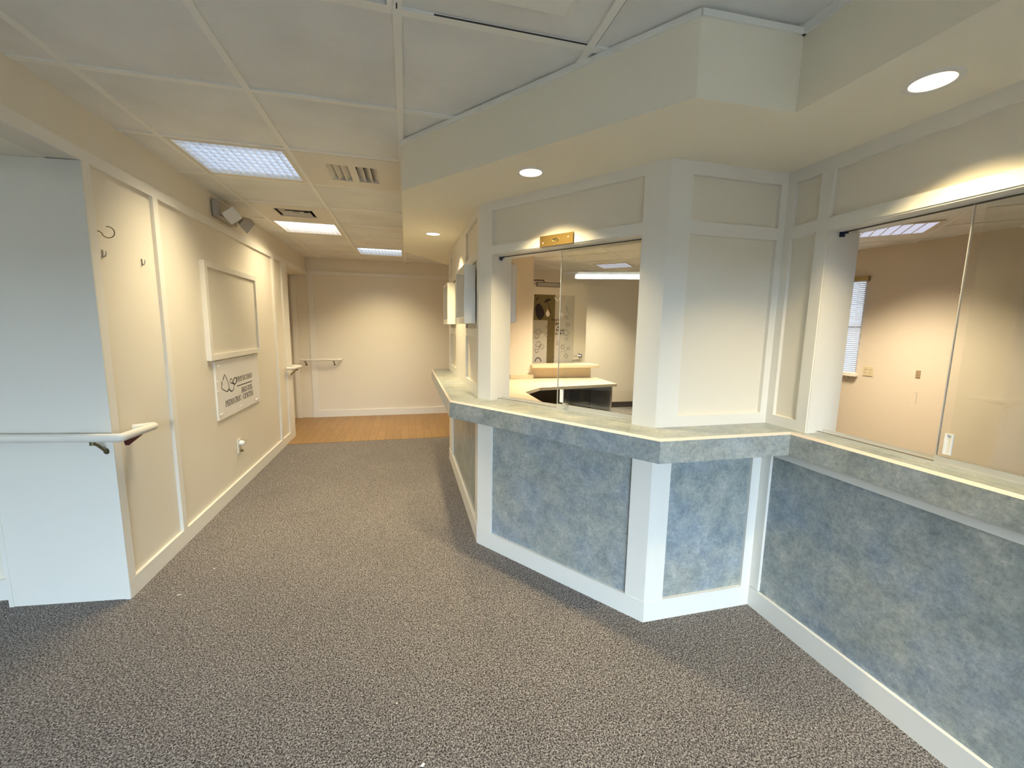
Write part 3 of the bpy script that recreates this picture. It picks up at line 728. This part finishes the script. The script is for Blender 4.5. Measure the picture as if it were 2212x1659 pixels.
# ------------------------------------------------------------------ ceiling vents
def diffuser(i, j, cx_, cy_, w, d, rings, label, one_way=False):
    x0, x1, y0, y1 = gx[i]+.012, gx[i+1]-.012, gy[j]+.012, gy[j+1]-.012
    e = thing('ceiling_vent', ((x0+x1)/2, (y0+y1)/2, ZC), label, 'vent', 'ceiling air vents')
    a, b, c, f = cx_-w/2, cx_+w/2, cy_-d/2, cy_+d/2; z0, z1 = ZC-.002, ZC+.008
    m = MB(); m.box(x0, a, y0, y1, z0, z1); m.box(b, x1, y0, y1, z0, z1); m.box(a, b, y0, c, z0, z1); m.box(a, b, f, y1, z0, z1)
    m.build('face_plate', M['troffer_metal'], e)
    m = MB(); zt = ZC+.08
    m.box(a, b, c, f, zt, zt+.003); m.box(b, b+.003, c, f, z1, zt)
    m.build('duct', M['dark'], e)
    m = MB(); m.box(a-.003, a, c, f, z1, zt); m.box(a, b, c-.003, c, z1, zt); m.box(a, b, f, f+.003, z1, zt); m.build('collar', M['troffer_metal'] if one_way else M['dark'], e)
    if one_way:
        n = 7
        for k in range(n):
            x = a+w*(k+.5)/n; s = -1 if k < n/2-.6 else 1
            if k == n//2:
                MB().box(x-w/n*.5, x+w/n*.5, c, f, ZC-.001, ZC+.002).build('blade', M['troffer_metal'], e); continue
            t_ = w/n*.52
            MB().hexa([(x+s*t_*1.0-.001, c, ZC), (x+s*t_*1.0+.001, c, ZC), (x+s*t_*1.0+.001, f, ZC), (x+s*t_-.001, f, ZC),
                       (x-s*t_-.001, c, ZC+.036), (x-s*t_+.001, c, ZC+.036), (x-s*t_+.001, f, ZC+.036), (x-s*t_-.001, f, ZC+.036)]).build('blade', M['troffer_metal'], e)
    else:
        for k in range(rings):
            u0, u1 = 1-(k+.55)/rings, 1-(k+1.0)/rings
            def rg(u, z): u = max(u, .02); return [(cx_-w/2*u, cy_-d/2*u, z), (cx_+w/2*u, cy_-d/2*u, z), (cx_+w/2*u, cy_+d/2*u, z), (cx_-w/2*u, cy_+d/2*u, z)]
            lo, hi = rg(u0, ZC), rg(u1, ZC+.030); m = MB()
            for q in range(4):
                r_ = (q+1) % 4; m.quad(lo[q], lo[r_], hi[r_], hi[q])
            o = m.build('blade_ring', M['troffer_metal'], e, recalc=False); md = o.modifiers.new('s', 'SOLIDIFY'); md.thickness = .002; md.offset = 0
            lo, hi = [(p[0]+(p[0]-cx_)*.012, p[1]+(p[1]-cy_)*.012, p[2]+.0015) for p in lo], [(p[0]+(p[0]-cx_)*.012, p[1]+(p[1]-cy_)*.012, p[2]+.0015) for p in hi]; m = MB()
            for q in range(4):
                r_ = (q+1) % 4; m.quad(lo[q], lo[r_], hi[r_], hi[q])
            m.build('blade_shade', M['dark'], o, recalc=False)  # black sheet behind the blades puts the slots' shade in as colour
        MB().box(cx_-w*.06, cx_+w*.06, cy_-d*.06, cy_+d*.06, ZC+.02, ZC+.024).build('core', M['troffer_metal'], e)
    return e
diffuser(2, 12, -.312, 2.998, .30, .28, 0, 'ceiling vent with slanted blades beside the large light', True)
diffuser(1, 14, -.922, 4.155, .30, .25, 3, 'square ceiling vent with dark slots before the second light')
# partly seen fittings at the top edge of the picture
rg_ = thing('ceiling_vent', (-.32, 1.17, ZC), 'ceiling vent with white frame cut by the top picture edge', 'vent', 'ceiling air vents')
m = MB(); x0, x1, y0, y1 = -.616, -.024, .89, 1.462
fw_ = .017
m.box(x0, x1, y1-fw_, y1, ZC-.008, ZC+.003); m.box(x0, x1, y0, y0+fw_, ZC-.008, ZC+.003); m.box(x0, x0+fw_, y0+fw_, y1-fw_, ZC-.008, ZC+.003); m.box(x1-fw_, x1, y0+fw_, y1-fw_, ZC-.008, ZC+.003)
m.build('frame', M['grid'], rg_)
MB().box(x0+.030, x1-.030, y0+.030, y1-.030, ZC+.004, ZC+.012).build('grille', M['tan_grille'], rg_)
MB().box(x0+fw_-.004, x1-fw_+.004, y0+fw_-.004, y1-fw_+.004, ZC+.0125, ZC+.016).build('backing', M['dark'], rg_)
pd = thing('ceiling_diffuser', (.34, 1.17, ZC-.03), 'grey square diffuser plate at the top picture edge', 'vent')
MB().hexa([(.20, 1.03, ZC-.03), (.48, 1.03, ZC-.03), (.48, 1.315, ZC-.03), (.20, 1.315, ZC-.03), (.17, 1.0, ZC-.004), (.51, 1.0, ZC-.004), (.51, 1.345, ZC-.004), (.17, 1.345, ZC-.004)]).build('plate', M['grid'], pd)
MB().box(.24, .44, 1.07, 1.27, ZC-.004, ZC+.006).build('neck', M['grid'], pd)

# ------------------------------------------------------------------ recessed downlights in the soffit
def downlight(x, y, label, W=6.2, r=.052):
    e = thing('recessed_downlight', (x, y, ZS), label, 'downlight', 'round recessed downlights in the soffit')
    MB().lathe((x, y, ZS), (0, 0, -1), [(r, -.0005), (r, .003), (r+.004, .005), (r+.013, .004), (r+.016, 0)], 40).build('trim_ring', M['trim'], e, smooth=True)
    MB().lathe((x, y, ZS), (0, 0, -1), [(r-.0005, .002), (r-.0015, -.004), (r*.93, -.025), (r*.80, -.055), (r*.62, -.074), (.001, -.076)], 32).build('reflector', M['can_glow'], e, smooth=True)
    MB().lathe((x, y, ZS-.0005), (0, 0, -1), [(r*.2, -.074), (r*.44, -.055), (r*.46, -.040), (r*.34, -.026), (0, -.020)], 24).build('bulb', M['bulb'], e, smooth=True)
    l = bpy.data.lights.new('downlight_glow', 'AREA'); l.shape = 'DISK'; l.size = r*1.7; l.energy = W; l.color = (1., .80, .44); l.spread = math.radians(103)
    lo = bpy.data.objects.new('downlight_glow', l); COL.objects.link(lo); lo.location = (x, y, ZS-.008)
    return e
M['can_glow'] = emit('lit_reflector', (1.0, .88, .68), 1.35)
downlight(.572, 1.967, 'recessed downlight above the near window')
downlight(.212, 3.425, 'small-looking recessed downlight above the hallway file boxes')
downlight(1.472, .965, 'largest-looking recessed downlight above the right window', 5.2)

# ------------------------------------------------------------------ office behind the windows
OW0, OW1 = Vector((5.18, 3.93)), Vector((5.355, 2.635)); od = (OW1-OW0).normalized()
oa = OW0-od*3.2; ob = OW0+od*3.4
fO = F((oa.x, oa.y), (ob.x, ob.y), (-1, 0))
def sO(y): return (OW0.y-y)/(-od.y)+3.2                # s on the office wall at world y
# window hole behind the blind
h0, h1 = sO(4.60), sO(3.80)
m = MB(); zt = ZC+.05
m.lb(fO, 0, h0, -.15, 0, 0, zt); m.lb(fO, h1, fO.L, -.15, 0, 0, zt); m.lb(fO, h0, h1, -.15, 0, 0, .945); m.lb(fO, h0, h1, -.15, 0, 2.03, zt)
wo = struct(m.build('wall_office', M['office']))
struct(MB().box(1.85, 6.3, .35, .50, 0, ZC+.05).build('wall_office_near', M['office']))
struct(MB().box(.58, 1.62, 5.33, 5.53, 0, ZC+.05).build('wall_inner', M['office']))
struct(MB().prism([(.5, 5.3), (1.2, 5.3), (1.62, 5.53), (1.62, 7.0), (6.2, 7.0), (6.2, .3), (1.80, .3), (1.80, 1.74), (1.16, 1.74), (.53, 2.64), (.53, 4.4)], ZC+.006, ZC+.03).build('ceiling_office', M['tile']))
og = MB()
u, v = Vector((.7071, .7071)), Vector((.7071, -.7071)); o0 = Vector((2.377, 4.839))
def keep(p): return 1.0 < p.x < 5.6 and .5 < p.y < 6.8 and not (p.x < 1.9 and p.y < 1.9)
for fam, (p, q) in enumerate(((u, v), (v, u))):
    for k in range(-8, 9):
        base = o0 + q*(.61*k) + (u*.22 if fam else u*0)
        run = [base+p*(.1*i) for i in range(-60, 61) if keep(base+p*(.1*i))]
        if len(run) > 3:
            f = F(run[0], run[-1], (q.x, q.y)); og.lb(f, 0, f.L, -.012, .012, ZC, ZC+.008)
struct(og.build('ceiling_office_grid', M['grid']))
def office_troffer(c, hx, hy, label, W=30):
    c = Vector(c)
    e = thing('ceiling_light', (c.x, c.y, ZC), label, 'ceiling light', 'square ceiling lights in the tile grid')
    def r(a, b): return [(c+u*a*sx+v*b*sy) for sx, sy in ((-1,-1),(1,-1),(1,1),(-1,1))]
    i_, o_ = r(hx, hy), r(hx+.03, hy+.03); m = MB()
    for k in range(4):
        j = (k+1) % 4
        m.hexa([(*o_[k], ZC-.006), (*o_[j], ZC-.006), (*i_[j], ZC-.006), (*i_[k], ZC-.006), (*o_[k], ZC+.006), (*o_[j], ZC+.006), (*i_[j], ZC+.006), (*i_[k], ZC+.006)])
    m.build('frame', M['troffer_metal'], e)
    m = MB(); m.prism([(p.x, p.y) for p in i_], ZC-.001, ZC+.004); m.build('lamp_panel', M['tube_dim'], e)
    m = MB()
    for k in range(1, 8):
        q = c+v*(hy*(2*k/8-1)); f = F(q-u*hx, q+u*hx, (v.x, v.y)); m.lb(f, 0, f.L, -.004, .004, ZC-.005, ZC-.001)
    m.build('louver', M['troffer_metal'], e)
    l = bpy.data.lights.new('office_glow', 'AREA'); l.shape = 'RECTANGLE'; l.size = 2*hx; l.size_y = 2*hy; l.energy = W; l.color = (1., .84, .60); l.spread = math.radians(104)
    lo = bpy.data.objects.new('office_glow', l); COL.objects.link(lo); lo.location = (c.x, c.y, ZC-.012); lo.rotation_euler.z = math.radians(45)
office_troffer((3.085, 5.945), .22, .225, 'square ceiling light seen through the near sliding window', 25)
office_troffer((4.40, 3.11), .235, .32, 'ceiling light seen at the top of the right window')
office_troffer((2.05, 4.45), .235, .235, 'ceiling light over the office desk hidden above the near window header', 30)
wr = thing('wraparound_light', (-4.4, 1.09, 2.29), 'long fluorescent ceiling fixture in the left room mirrored in the near window glass', 'light fixture')
MB().extr([(-4.52, .48, 2.345), (-4.50, .48, 2.305), (-4.47, .48, 2.292), (-4.33, .48, 2.292), (-4.30, .48, 2.305), (-4.28, .48, 2.345)], (0, 1.22, 0)).build('lens', M['wrap'], wr)
MB().box(-4.49, -4.31, .47, 1.71, 2.345, ZC).build('channel', M['white'], wr)

# half wall ledge, door beyond
hw = struct(MB().box(1.62, 2.50, 5.37, 5.50, 0, .888).build('wall_half', M['desk']))
tag(MB().box(1.60, 2.575, 5.25, 5.60, .889, .926).build('ledge_top', M['desk'], origin=(2.1, 5.42, .889), bevel=.002), 'beige raised ledge behind the office desk', 'ledge')
dr = sempty('door_1', (2.09, 5.72, 0)); DY = 5.70
kx = DY/5.45
def dz(z): return 1.4145+(z-1.4145)*kx
x0, x1, g0, g1, gt, gb = 1.623*kx, 2.440*kx, 1.667*kx, 2.257*kx, dz(1.868), .60
m = MB(); zt = dz(2.033)
m.box(x0, g0, DY, DY+.044, .01, zt); m.box(g1, x1, DY, DY+.044, .01, zt); m.box(g0, g1, DY, DY+.044, gt, zt); m.box(g0, g1, DY, DY+.044, .01, gb)
m.build('door_leaf', M['door'], dr)
gl = MB().box(g0, g1, DY+.018, DY+.026, gb, gt).build('door_glass', M['frost'], dr)
m = MB(); gw = g1-g0
m.box(g0, g0+gw*.34, DY+.0165, DY+.018, gb, gt-.55); m.box(g0+gw*.54, g1, DY+.0165, DY+.018, gb, gt)
m.build('pale_film', M['frostlight'], gl)
m = MB(); m.box(g0, g0+gw*.52, DY+.0163, DY+.0179, gt-.36, gt); m.box(g0+gw*.35, g0+gw*.53, DY+.0163, DY+.0179, gb, gt-.36)
m.build('dark_film', M['frostdark'], gl)
# plain decals: leaf, umbrella, butterflies, lettering and scribbled lines
DZ = DY+.0155
def P3(u_, w): return (g0+gw*u_, DZ, gt-w*(gt-.94*1.0))
def blob(pts, mat, name='decal'): return MB().extr([P3(*p) for p in pts], (0, -.0008, 0)).build(name, mat, gl)
blob([(.04,.20),(.07,.15),(.14,.13),(.22,.19),(.27,.27),(.24,.34),(.15,.38),(.08,.33),(.05,.26)], M['silhouette'], 'leaf_decal')
blob([(.25,.13),(.28,.08),(.35,.055),(.42,.065),(.43,.08),(.40,.085),(.36,.09),(.32,.11),(.28,.115)], M['silhouette'], 'umbrella_decal')
blob([(.335,.10),(.345,.098),(.43,.27),(.42,.28)], M['silhouette'], 'umbrella_handle_decal')
blob([(.05,.09),(.10,.03),(.11,.05),(.09,.08)], M['silhouette'], 'bird_decal')
blob([(.50,.03),(.53,.035),(.57,.07),(.60,.07),(.62,.04),(.66,.03),(.63,.075),(.585,.09),(.53,.08)], M['decalwhite'], 'butterfly_decal')
blob([(.30,.27),(.34,.22),(.38,.25),(.40,.29),(.36,.33),(.31,.31)], M['decalwhite'], 'butterfly_decal'); blob([(.33,.20),(.36,.22),(.36,.25),(.32,.25)], M['decalorange'], 'butterfly_decal')
blob([(.64,.27),(.70,.26),(.74,.28),(.70,.33),(.66,.31)], M['decalwhite'], 'butterfly_decal'); blob([(.62,.32),(.67,.31),(.66,.345),(.63,.34)], M['decalorange'], 'butterfly_decal')
sc_ = MB(); r = random.Random(3)
def scrib(cx_, cw, rad, n=14, w=.0035):
    pts = []
    a = r.uniform(0, 6.28)
    for k in range(n):
        a += r.uniform(.5, 1.5); rr = rad*r.uniform(.35, 1.)
        q = P3(cx_+rr*math.cos(a), cw+rr*.62*math.sin(a)); pts.append((q[0], q[2]))
    stroke(sc_, curve(pts, 3), w, lambda q: (q.x, DZ, q.y), (0, -.0006, 0))
for c in ((.12,.55,.09),(.10,.62,.07),(.38,.47,.08),(.36,.60,.07),(.43,.66,.05),(.82,.33,.06),(.86,.44,.06),(.82,.56,.09),(.84,.66,.05),(.14,.74,.09),(.22,.78,.08),(.10,.84,.07),(.62,.72,.06),(.74,.78,.06),(.88,.80,.05),(.44,.72,.05),(.48,.94,.08),(.84,.92,.07)): scrib(*c)
for a, b in (((.78,.17),(.88,.28)),((.88,.28),(.96,.30)),((.80,.15),(.84,.24)),((.66,.86),(.84,.83))):
    q0, q1 = P3(*a), P3(*b); stroke(sc_, [(q0[0], q0[2]), (q1[0], q1[2])], .004, lambda q: (q.x, DZ, q.y), (0, -.0006, 0))
sc_.build('line_drawing', M['doodle'], gl)
def text_mesh(body, size, loc, mat, parent, name):
    cu = bpy.data.curves.new('t', 'FONT'); cu.body = body; cu.size = size; cu.align_x = 'CENTER'; cu.offset = .0015
    o = bpy.data.objects.new('t', cu); COL.objects.link(o); bpy.context.view_layer.update()
    me = bpy.data.meshes.new_from_object(o.evaluated_get(bpy.context.evaluated_depsgraph_get()))
    bpy.data.objects.remove(o); me.name = name
    me.transform(Matrix.Translation(Vector(loc)-Vector((0,0,0))) @ Matrix.Rotation(math.pi/2, 4, 'X'))
    me.materials.clear(); me.materials.append(mat)
    t_ = bpy.data.objects.new(name, me); COL.objects.link(t_); t_.parent = parent
    t_.location = -wloc(parent)
    return t_
bpy.context.view_layer.update()
for k, (tx, uu) in enumerate((("You've", .56), ('got', .60), ('a', .61), ('friend', .66), ('in Me!', .65))):
    q = P3(uu, .385+.052*k)
    t_ = text_mesh(tx, .052, (q[0], DZ-.0002, q[2]), M['silhouette'], gl, 'lettering'); 
arc = [P3(.14+.07*math.cos(a), 1.0-.055*math.sin(a)) for a in [math.pi*k/8 for k in range(9)]]
m = MB(); stroke(m, [(q[0], q[2]) for q in arc], .012, lambda q: (q.x, DZ, q.y), (0, -.0008, 0)); m.build('arch_decal', M['silhouette'], gl)
hx, hz = 2.362*kx, dz(1.040)
hd = MB().lathe((hx, DY, hz), (0, -1, 0), [(0, .012), (.030, .012), (.036, .006), (.036, 0)], 28).build('handle_rose', M['chrome'], dr, smooth=True)
MB().tube(round_path([(hx, DY-.008, hz), (hx, DY-.055, hz), (hx-.125, DY-.055, hz-.008)], .018, 4), .0095, 12).build('lever', M['chrome'], hd, smooth=True)
MB().box(x1-.002, x1+.006, DY+.01, DY+.03, hz-.008, hz+.012).build('latch', M['chrome'], dr)
m = MB().box(1.69*kx, 2.02*kx, DY-.05, DY, dz(1.965), dz(2.025)); cl = m.build('closer_body', M['desksteel'], dr, bevel=.006)
m = MB().box(1.69*kx, 2.02*kx, DY-.054, DY-.049, dz(1.965), dz(1.973)); m.box(1.69*kx, 2.02*kx, DY-.054, DY-.049, dz(2.017), dz(2.025)); m.box(1.69*kx, 1.70*kx, DY-.054, DY-.049, dz(1.973), dz(2.017)); m.box(2.01*kx, 2.02*kx, DY-.054, DY-.049, dz(1.973), dz(2.017))
m.build('closer_trim', M['bracket'], cl)
MB().tube([(1.80*kx, DY-.03, dz(2.03)), (1.78*kx, DY-.03, dz(2.052)), (1.69*kx, DY-.03, dz(2.050)), (1.58*kx, DY+.02, dz(2.048))], .008, 8).build('closer_arm', M['maroon'], cl, smooth=True)

# desk with L-shaped worktop
dk = thing('office_desk', (1.8, 4.9, 0), 'beige L-shaped office desk behind the near window', 'desk')
ztop = .74
dp = [(.60, 4.34), (1.27, 5.27), (1.31, 5.325), (1.62, 5.325), (1.62, 5.366), (2.575, 5.366), (2.545, 4.683), (1.465, 4.486), (1.21, 4.196), (1.20, 3.40), (1.30, 2.45), (1.42, 2.14), (1.22, 1.86), (.60, 2.74)]
MB().prism(dp, ztop-.002, ztop).build('worktop', M['desk'], dk)
MB().prism(dp, ztop-.034, ztop-.002).build('edge', M['deskedge'], dk)
f = F((2.50, 5.34), (2.47, 4.70), (1, 0)); MB().lb(f, 0, f.L, 0, .022, 0, ztop-.034).build('end_panel', M['desksteel'], dk)
MB().box(1.30, 2.48, 5.28, 5.34, .0, ztop-.034).build('modesty_panel', M['deskdark'], dk)
MB().box(2.12, 2.15, 4.82, 5.28, .0, ztop-.034).build('divider_panel', M['deskdark'], dk)
MB().box(.62, .66, 2.80, 4.34, 0, ztop-.034).build('side_panel', M['deskdark'], dk)
tag(MB().box(1.32, 1.64, 5.305, 5.3295, ztop+.001, .797).build('backsplash', M['desk'], origin=(1.48, 5.32, ztop+.001), bevel=.002), 'beige backsplash strip along the office wall on the desk', 'backsplash')
tag(MB().box(.5985, .76, 2.90, 3.28, 1.45, 1.86).build('wall_cabinet', M['white'], origin=(.68, 3.1, 1.45), bevel=.014), 'white rounded box mounted inside the office by the window jamb', 'wall box')

# office right wall: blind, outlets, screws
bl = thing('window_blind', fO.pt((h0+h1)/2, .02, .94), 'white slatted blind in the office window', 'blind')
s0, s1 = sO(4.62), sO(3.772)
MB().lb(fO, s0, s1+.012, .004, .045, 2.020, 2.075).build('headrail', M['valance'], bl)
m = MB(); n = 46
for k in range(n):
    z = .965+(2.015-.965)*k/(n-1); tilt = .0085 if k < n*.72 else .0105
    m.hexa([fO.pt(s0+.01, .010, z-tilt), fO.pt(s1-.004, .010, z-tilt), fO.pt(s1-.004, .0335, z+tilt*.5), fO.pt(s0+.01, .0335, z+tilt*.5),
            fO.pt(s0+.01, .010, z-tilt+.001), fO.pt(s1-.004, .010, z-tilt+.001), fO.pt(s1-.004, .0335, z+tilt*.5+.001), fO.pt(s0+.01, .0335, z+tilt*.5+.001)])
m.build('slats', M['slat'], bl)
MB().lb(fO, s0+.01, s1-.004, .008, .034, .938, .952).build('bottom_rail', M['white'], bl)
MB().tube([fO.pt(s1-.07, .038, 2.02), fO.pt(s1-.07, .038, 1.2)], .0018, 6).build('cord', M['white'], bl)
struct(MB().lb(fO, s0-.02, s1+.008, 0, .05, .905, .935).build('trim_13', M['trim'], wo))
w3 = sempty('window_3', fO.pt((h0+h1)/2, -.1, .95))
MB().lb(fO, h0, h1, -.10, -.094, .945, 2.03).build('glass', M['glass'], w3)
m = MB(); m.lb(fO, h0, h1, -.115, -.085, 1.47, 1.505); m.lb(fO, h0, h0+.03, -.115, -.085, .945, 2.03); m.lb(fO, h1-.03, h1, -.115, -.085, .945, 2.03)
m.build('sash', M['trim'], w3)
def outlet(y0, y1, z0, z1, label, mat, n):
    a, b = sO(y1), sO(y0)
    e = thing('wall_outlet', fO.pt((a+b)/2, 0, z0), label, 'outlet')
    MB().lb(fO, a, b, 0, .006, z0, z1).build('cover_plate', mat, e, bevel=.0015)
    for i in range(n):
        c = a+(b-a)*(i+.5)/n
        for z in (z0+(z1-z0)*.32, z0+(z1-z0)*.68):
            k = MB().lb(fO, c-.014, c+.014, .006, .0075, z-.013, z+.013).build('socket', mat, e)
            MB().lb(fO, c-.006, c-.003, .0075, .008, z-.005, z+.006).lb(fO, c+.003, c+.006, .0075, .008, z-.005, z+.006).build('slot', M['slot'], k)
outlet(3.615, 3.715, .923, 1.034, 'cream double outlet beside the window blind', M['cream_plate'], 2)
outlet(3.193, 3.232, .955, 1.034, 'small tan wall plate in the middle of the office wall', M['tan_plate'], 1)
for z in (1.86, 1.829):
    c = fO.pt(sO(2.985), 0, z)
    tag(MB().lathe(c, (fO.n.x, fO.n.y, 0), [(0, .003), (.006, .002), (.007, 0)], 10).build('wall_screw', M['bracket'], origin=c), 'one of two dark screws in the office wall behind the glass edge', 'screw', 'screws in the office wall')
MB_ = MB()
for (y, z, w, h) in ((3.205, .79, .035, .004), (3.20, .73, .004, .12), (3.265, .68, .008, .006), (3.86, .885, .02, .02), (3.88, .84, .018, .016)):
    MB_.lb(fO, sO(y)-w/2, sO(y)+w/2, 0, .0012, z-h/2, z+h/2)
struct(MB_.build('wall_scuffs', M['desksteel'], wo))

# ------------------------------------------------------------------ scraps on the carpet
def scrap(x, y, s, a, label):
    r = random.Random(int(x*100)); m = MB(); pts = []
    for k in range(5):
        an = a+2*math.pi*k/5; rr = s*r.uniform(.5, 1.); pts.append((x+rr*math.cos(an), y+rr*.6*math.sin(an), .0015+r.uniform(0, .004)))
    m.extr(pts, (0, 0, .0012)); tag(m.build('paper_scrap', M['paper'], origin=(x, y, 0)), label, 'scrap')
scrap(-1.18, 2.364, .012, .4, 'white paper scrap on the carpet near the left wall end')
scrap(-1.108, 2.594, .006, .9, 'tiny white crumb on the carpet beside the left wall')
scrap(-.062, 1.449, .006, .2, 'tiny white crumb in the middle of the carpet')
scrap(.024, 1.20, .011, 1.2, 'white paper scrap at the bottom edge of the picture')

# ------------------------------------------------------------------ room behind the photographer with the daylight windows
m = MB(); zt = ZC+.05
wx = [(-1.6, -.3), (.1, 1.4)]
m.box(-6.75, 1.9, YB-.15, YB, 0, .75); m.box(-6.75, 1.9, YB-.15, YB, 2.10, zt)
xs = [-6.75]+[v_ for p in wx for v_ in p]+[1.9]
for k in range(0, len(xs), 2): m.box(xs[k], xs[k+1], YB-.15, YB, .75, 2.10)
struct(m.build('wall_back', M['paint']))
for k, (a, b) in enumerate(wx):
    w = sempty('window_%d' % (4+k), ((a+b)/2, YB-.08, .75))
    MB().box(a, b, YB-.09, YB-.085, .75, 2.10).build('glass', M['glass'], w)
    MB().box(a, a+.04, YB-.11, YB-.06, .75, 2.10).box(b-.04, b, YB-.11, YB-.06, .75, 2.10).box(a+.04, b-.04, YB-.11, YB-.06, .75, .79).box(a+.04, b-.04, YB-.11, YB-.06, 2.06, 2.10).build('frame', M['trim'], w)
struct(MB().box(-12, 14, -16, YB-.3, -.4, -.35).build('ground_outside', simple('pale_pavement', (.35, .35, .34), .9)))

# ------------------------------------------------------------------ light
sky = bpy.data.worlds.new('overcast_sky'); SC.world = sky; sky.use_nodes = True
N, L = sky.node_tree.nodes, sky.node_tree.links
bg = N['Background']
tc = N.new('ShaderNodeTexCoord'); sx_ = N.new('ShaderNodeSeparateXYZ'); L.new(tc.outputs['Generated'], sx_.inputs[0])
rp = ramp(N, [(.0, (.30, .31, .32)), (.48, (.42, .45, .50)), (.52, (.80, .90, 1.05)), (1., (.62, .80, 1.10))])
mr = N.new('ShaderNodeMapRange'); mr.inputs[1].default_value = -1; mr.inputs[2].default_value = 1
L.new(sx_.outputs['Z'], mr.inputs[0]); L.new(mr.outputs[0], rp.inputs[0]); L.new(rp.outputs[0], bg.inputs[0]); bg.inputs[1].default_value = 1.4
def sky_light(name, loc, rot, sx, sy, W, col=(.74, .87, 1.)):
    l = bpy.data.lights.new(name, 'AREA'); l.shape = 'RECTANGLE'; l.size = sx; l.size_y = sy; l.energy = W; l.color = col
    o = bpy.data.objects.new(name, l); COL.objects.link(o); o.location = loc; o.rotation_euler = rot; return o
sky_light('window_daylight', (-.3, YB-1.5, 3.35), (math.radians(62), 0, 0), 6.0, 2.7, 5700, (.60, .783, 1.))
sky_light('office_daylight', (6.6, 4.6, 2.2), (math.radians(90), 0, math.radians(98)), 1.2, 1.8, 40)

# ------------------------------------------------------------------ camera
R = ((0.9697846809094409, -0.2434529743256977, 0.015758234842296534), (-0.017493943815289303, -0.1338222320453822, -0.990850933359897), (0.24333440899955208, 0.9606363825622903, -0.134037703257239))
cd = bpy.data.cameras.new('camera'); cam = bpy.data.objects.new('camera', cd); COL.objects.link(cam)
cd.sensor_fit = 'HORIZONTAL'; cd.sensor_width = 36; cd.lens = 897.2328*36/2212; cd.clip_start = .02
rt, dn, fw = Vector(R[0]), Vector(R[1]), Vector(R[2])
m3 = Matrix((rt, -dn, -fw)).transposed()
cam.matrix_world = Matrix.Translation((0, 0, 1.4145)) @ m3.to_4x4()
SC.camera = cam

SC.view_settings.view_transform = 'Standard'; SC.view_settings.look = 'None'
SC.view_settings.gamma = 1; SC.view_settings.use_curve_mapping = False
SC.view_settings.exposure = 0.72
SC.cycles.max_bounces = 8; SC.cycles.diffuse_bounces = 5; SC.cycles.transparent_max_bounces = 12
SC.cycles.sample_clamp_indirect = 6
SC.cycles.caustics_reflective = False; SC.cycles.caustics_refractive = False
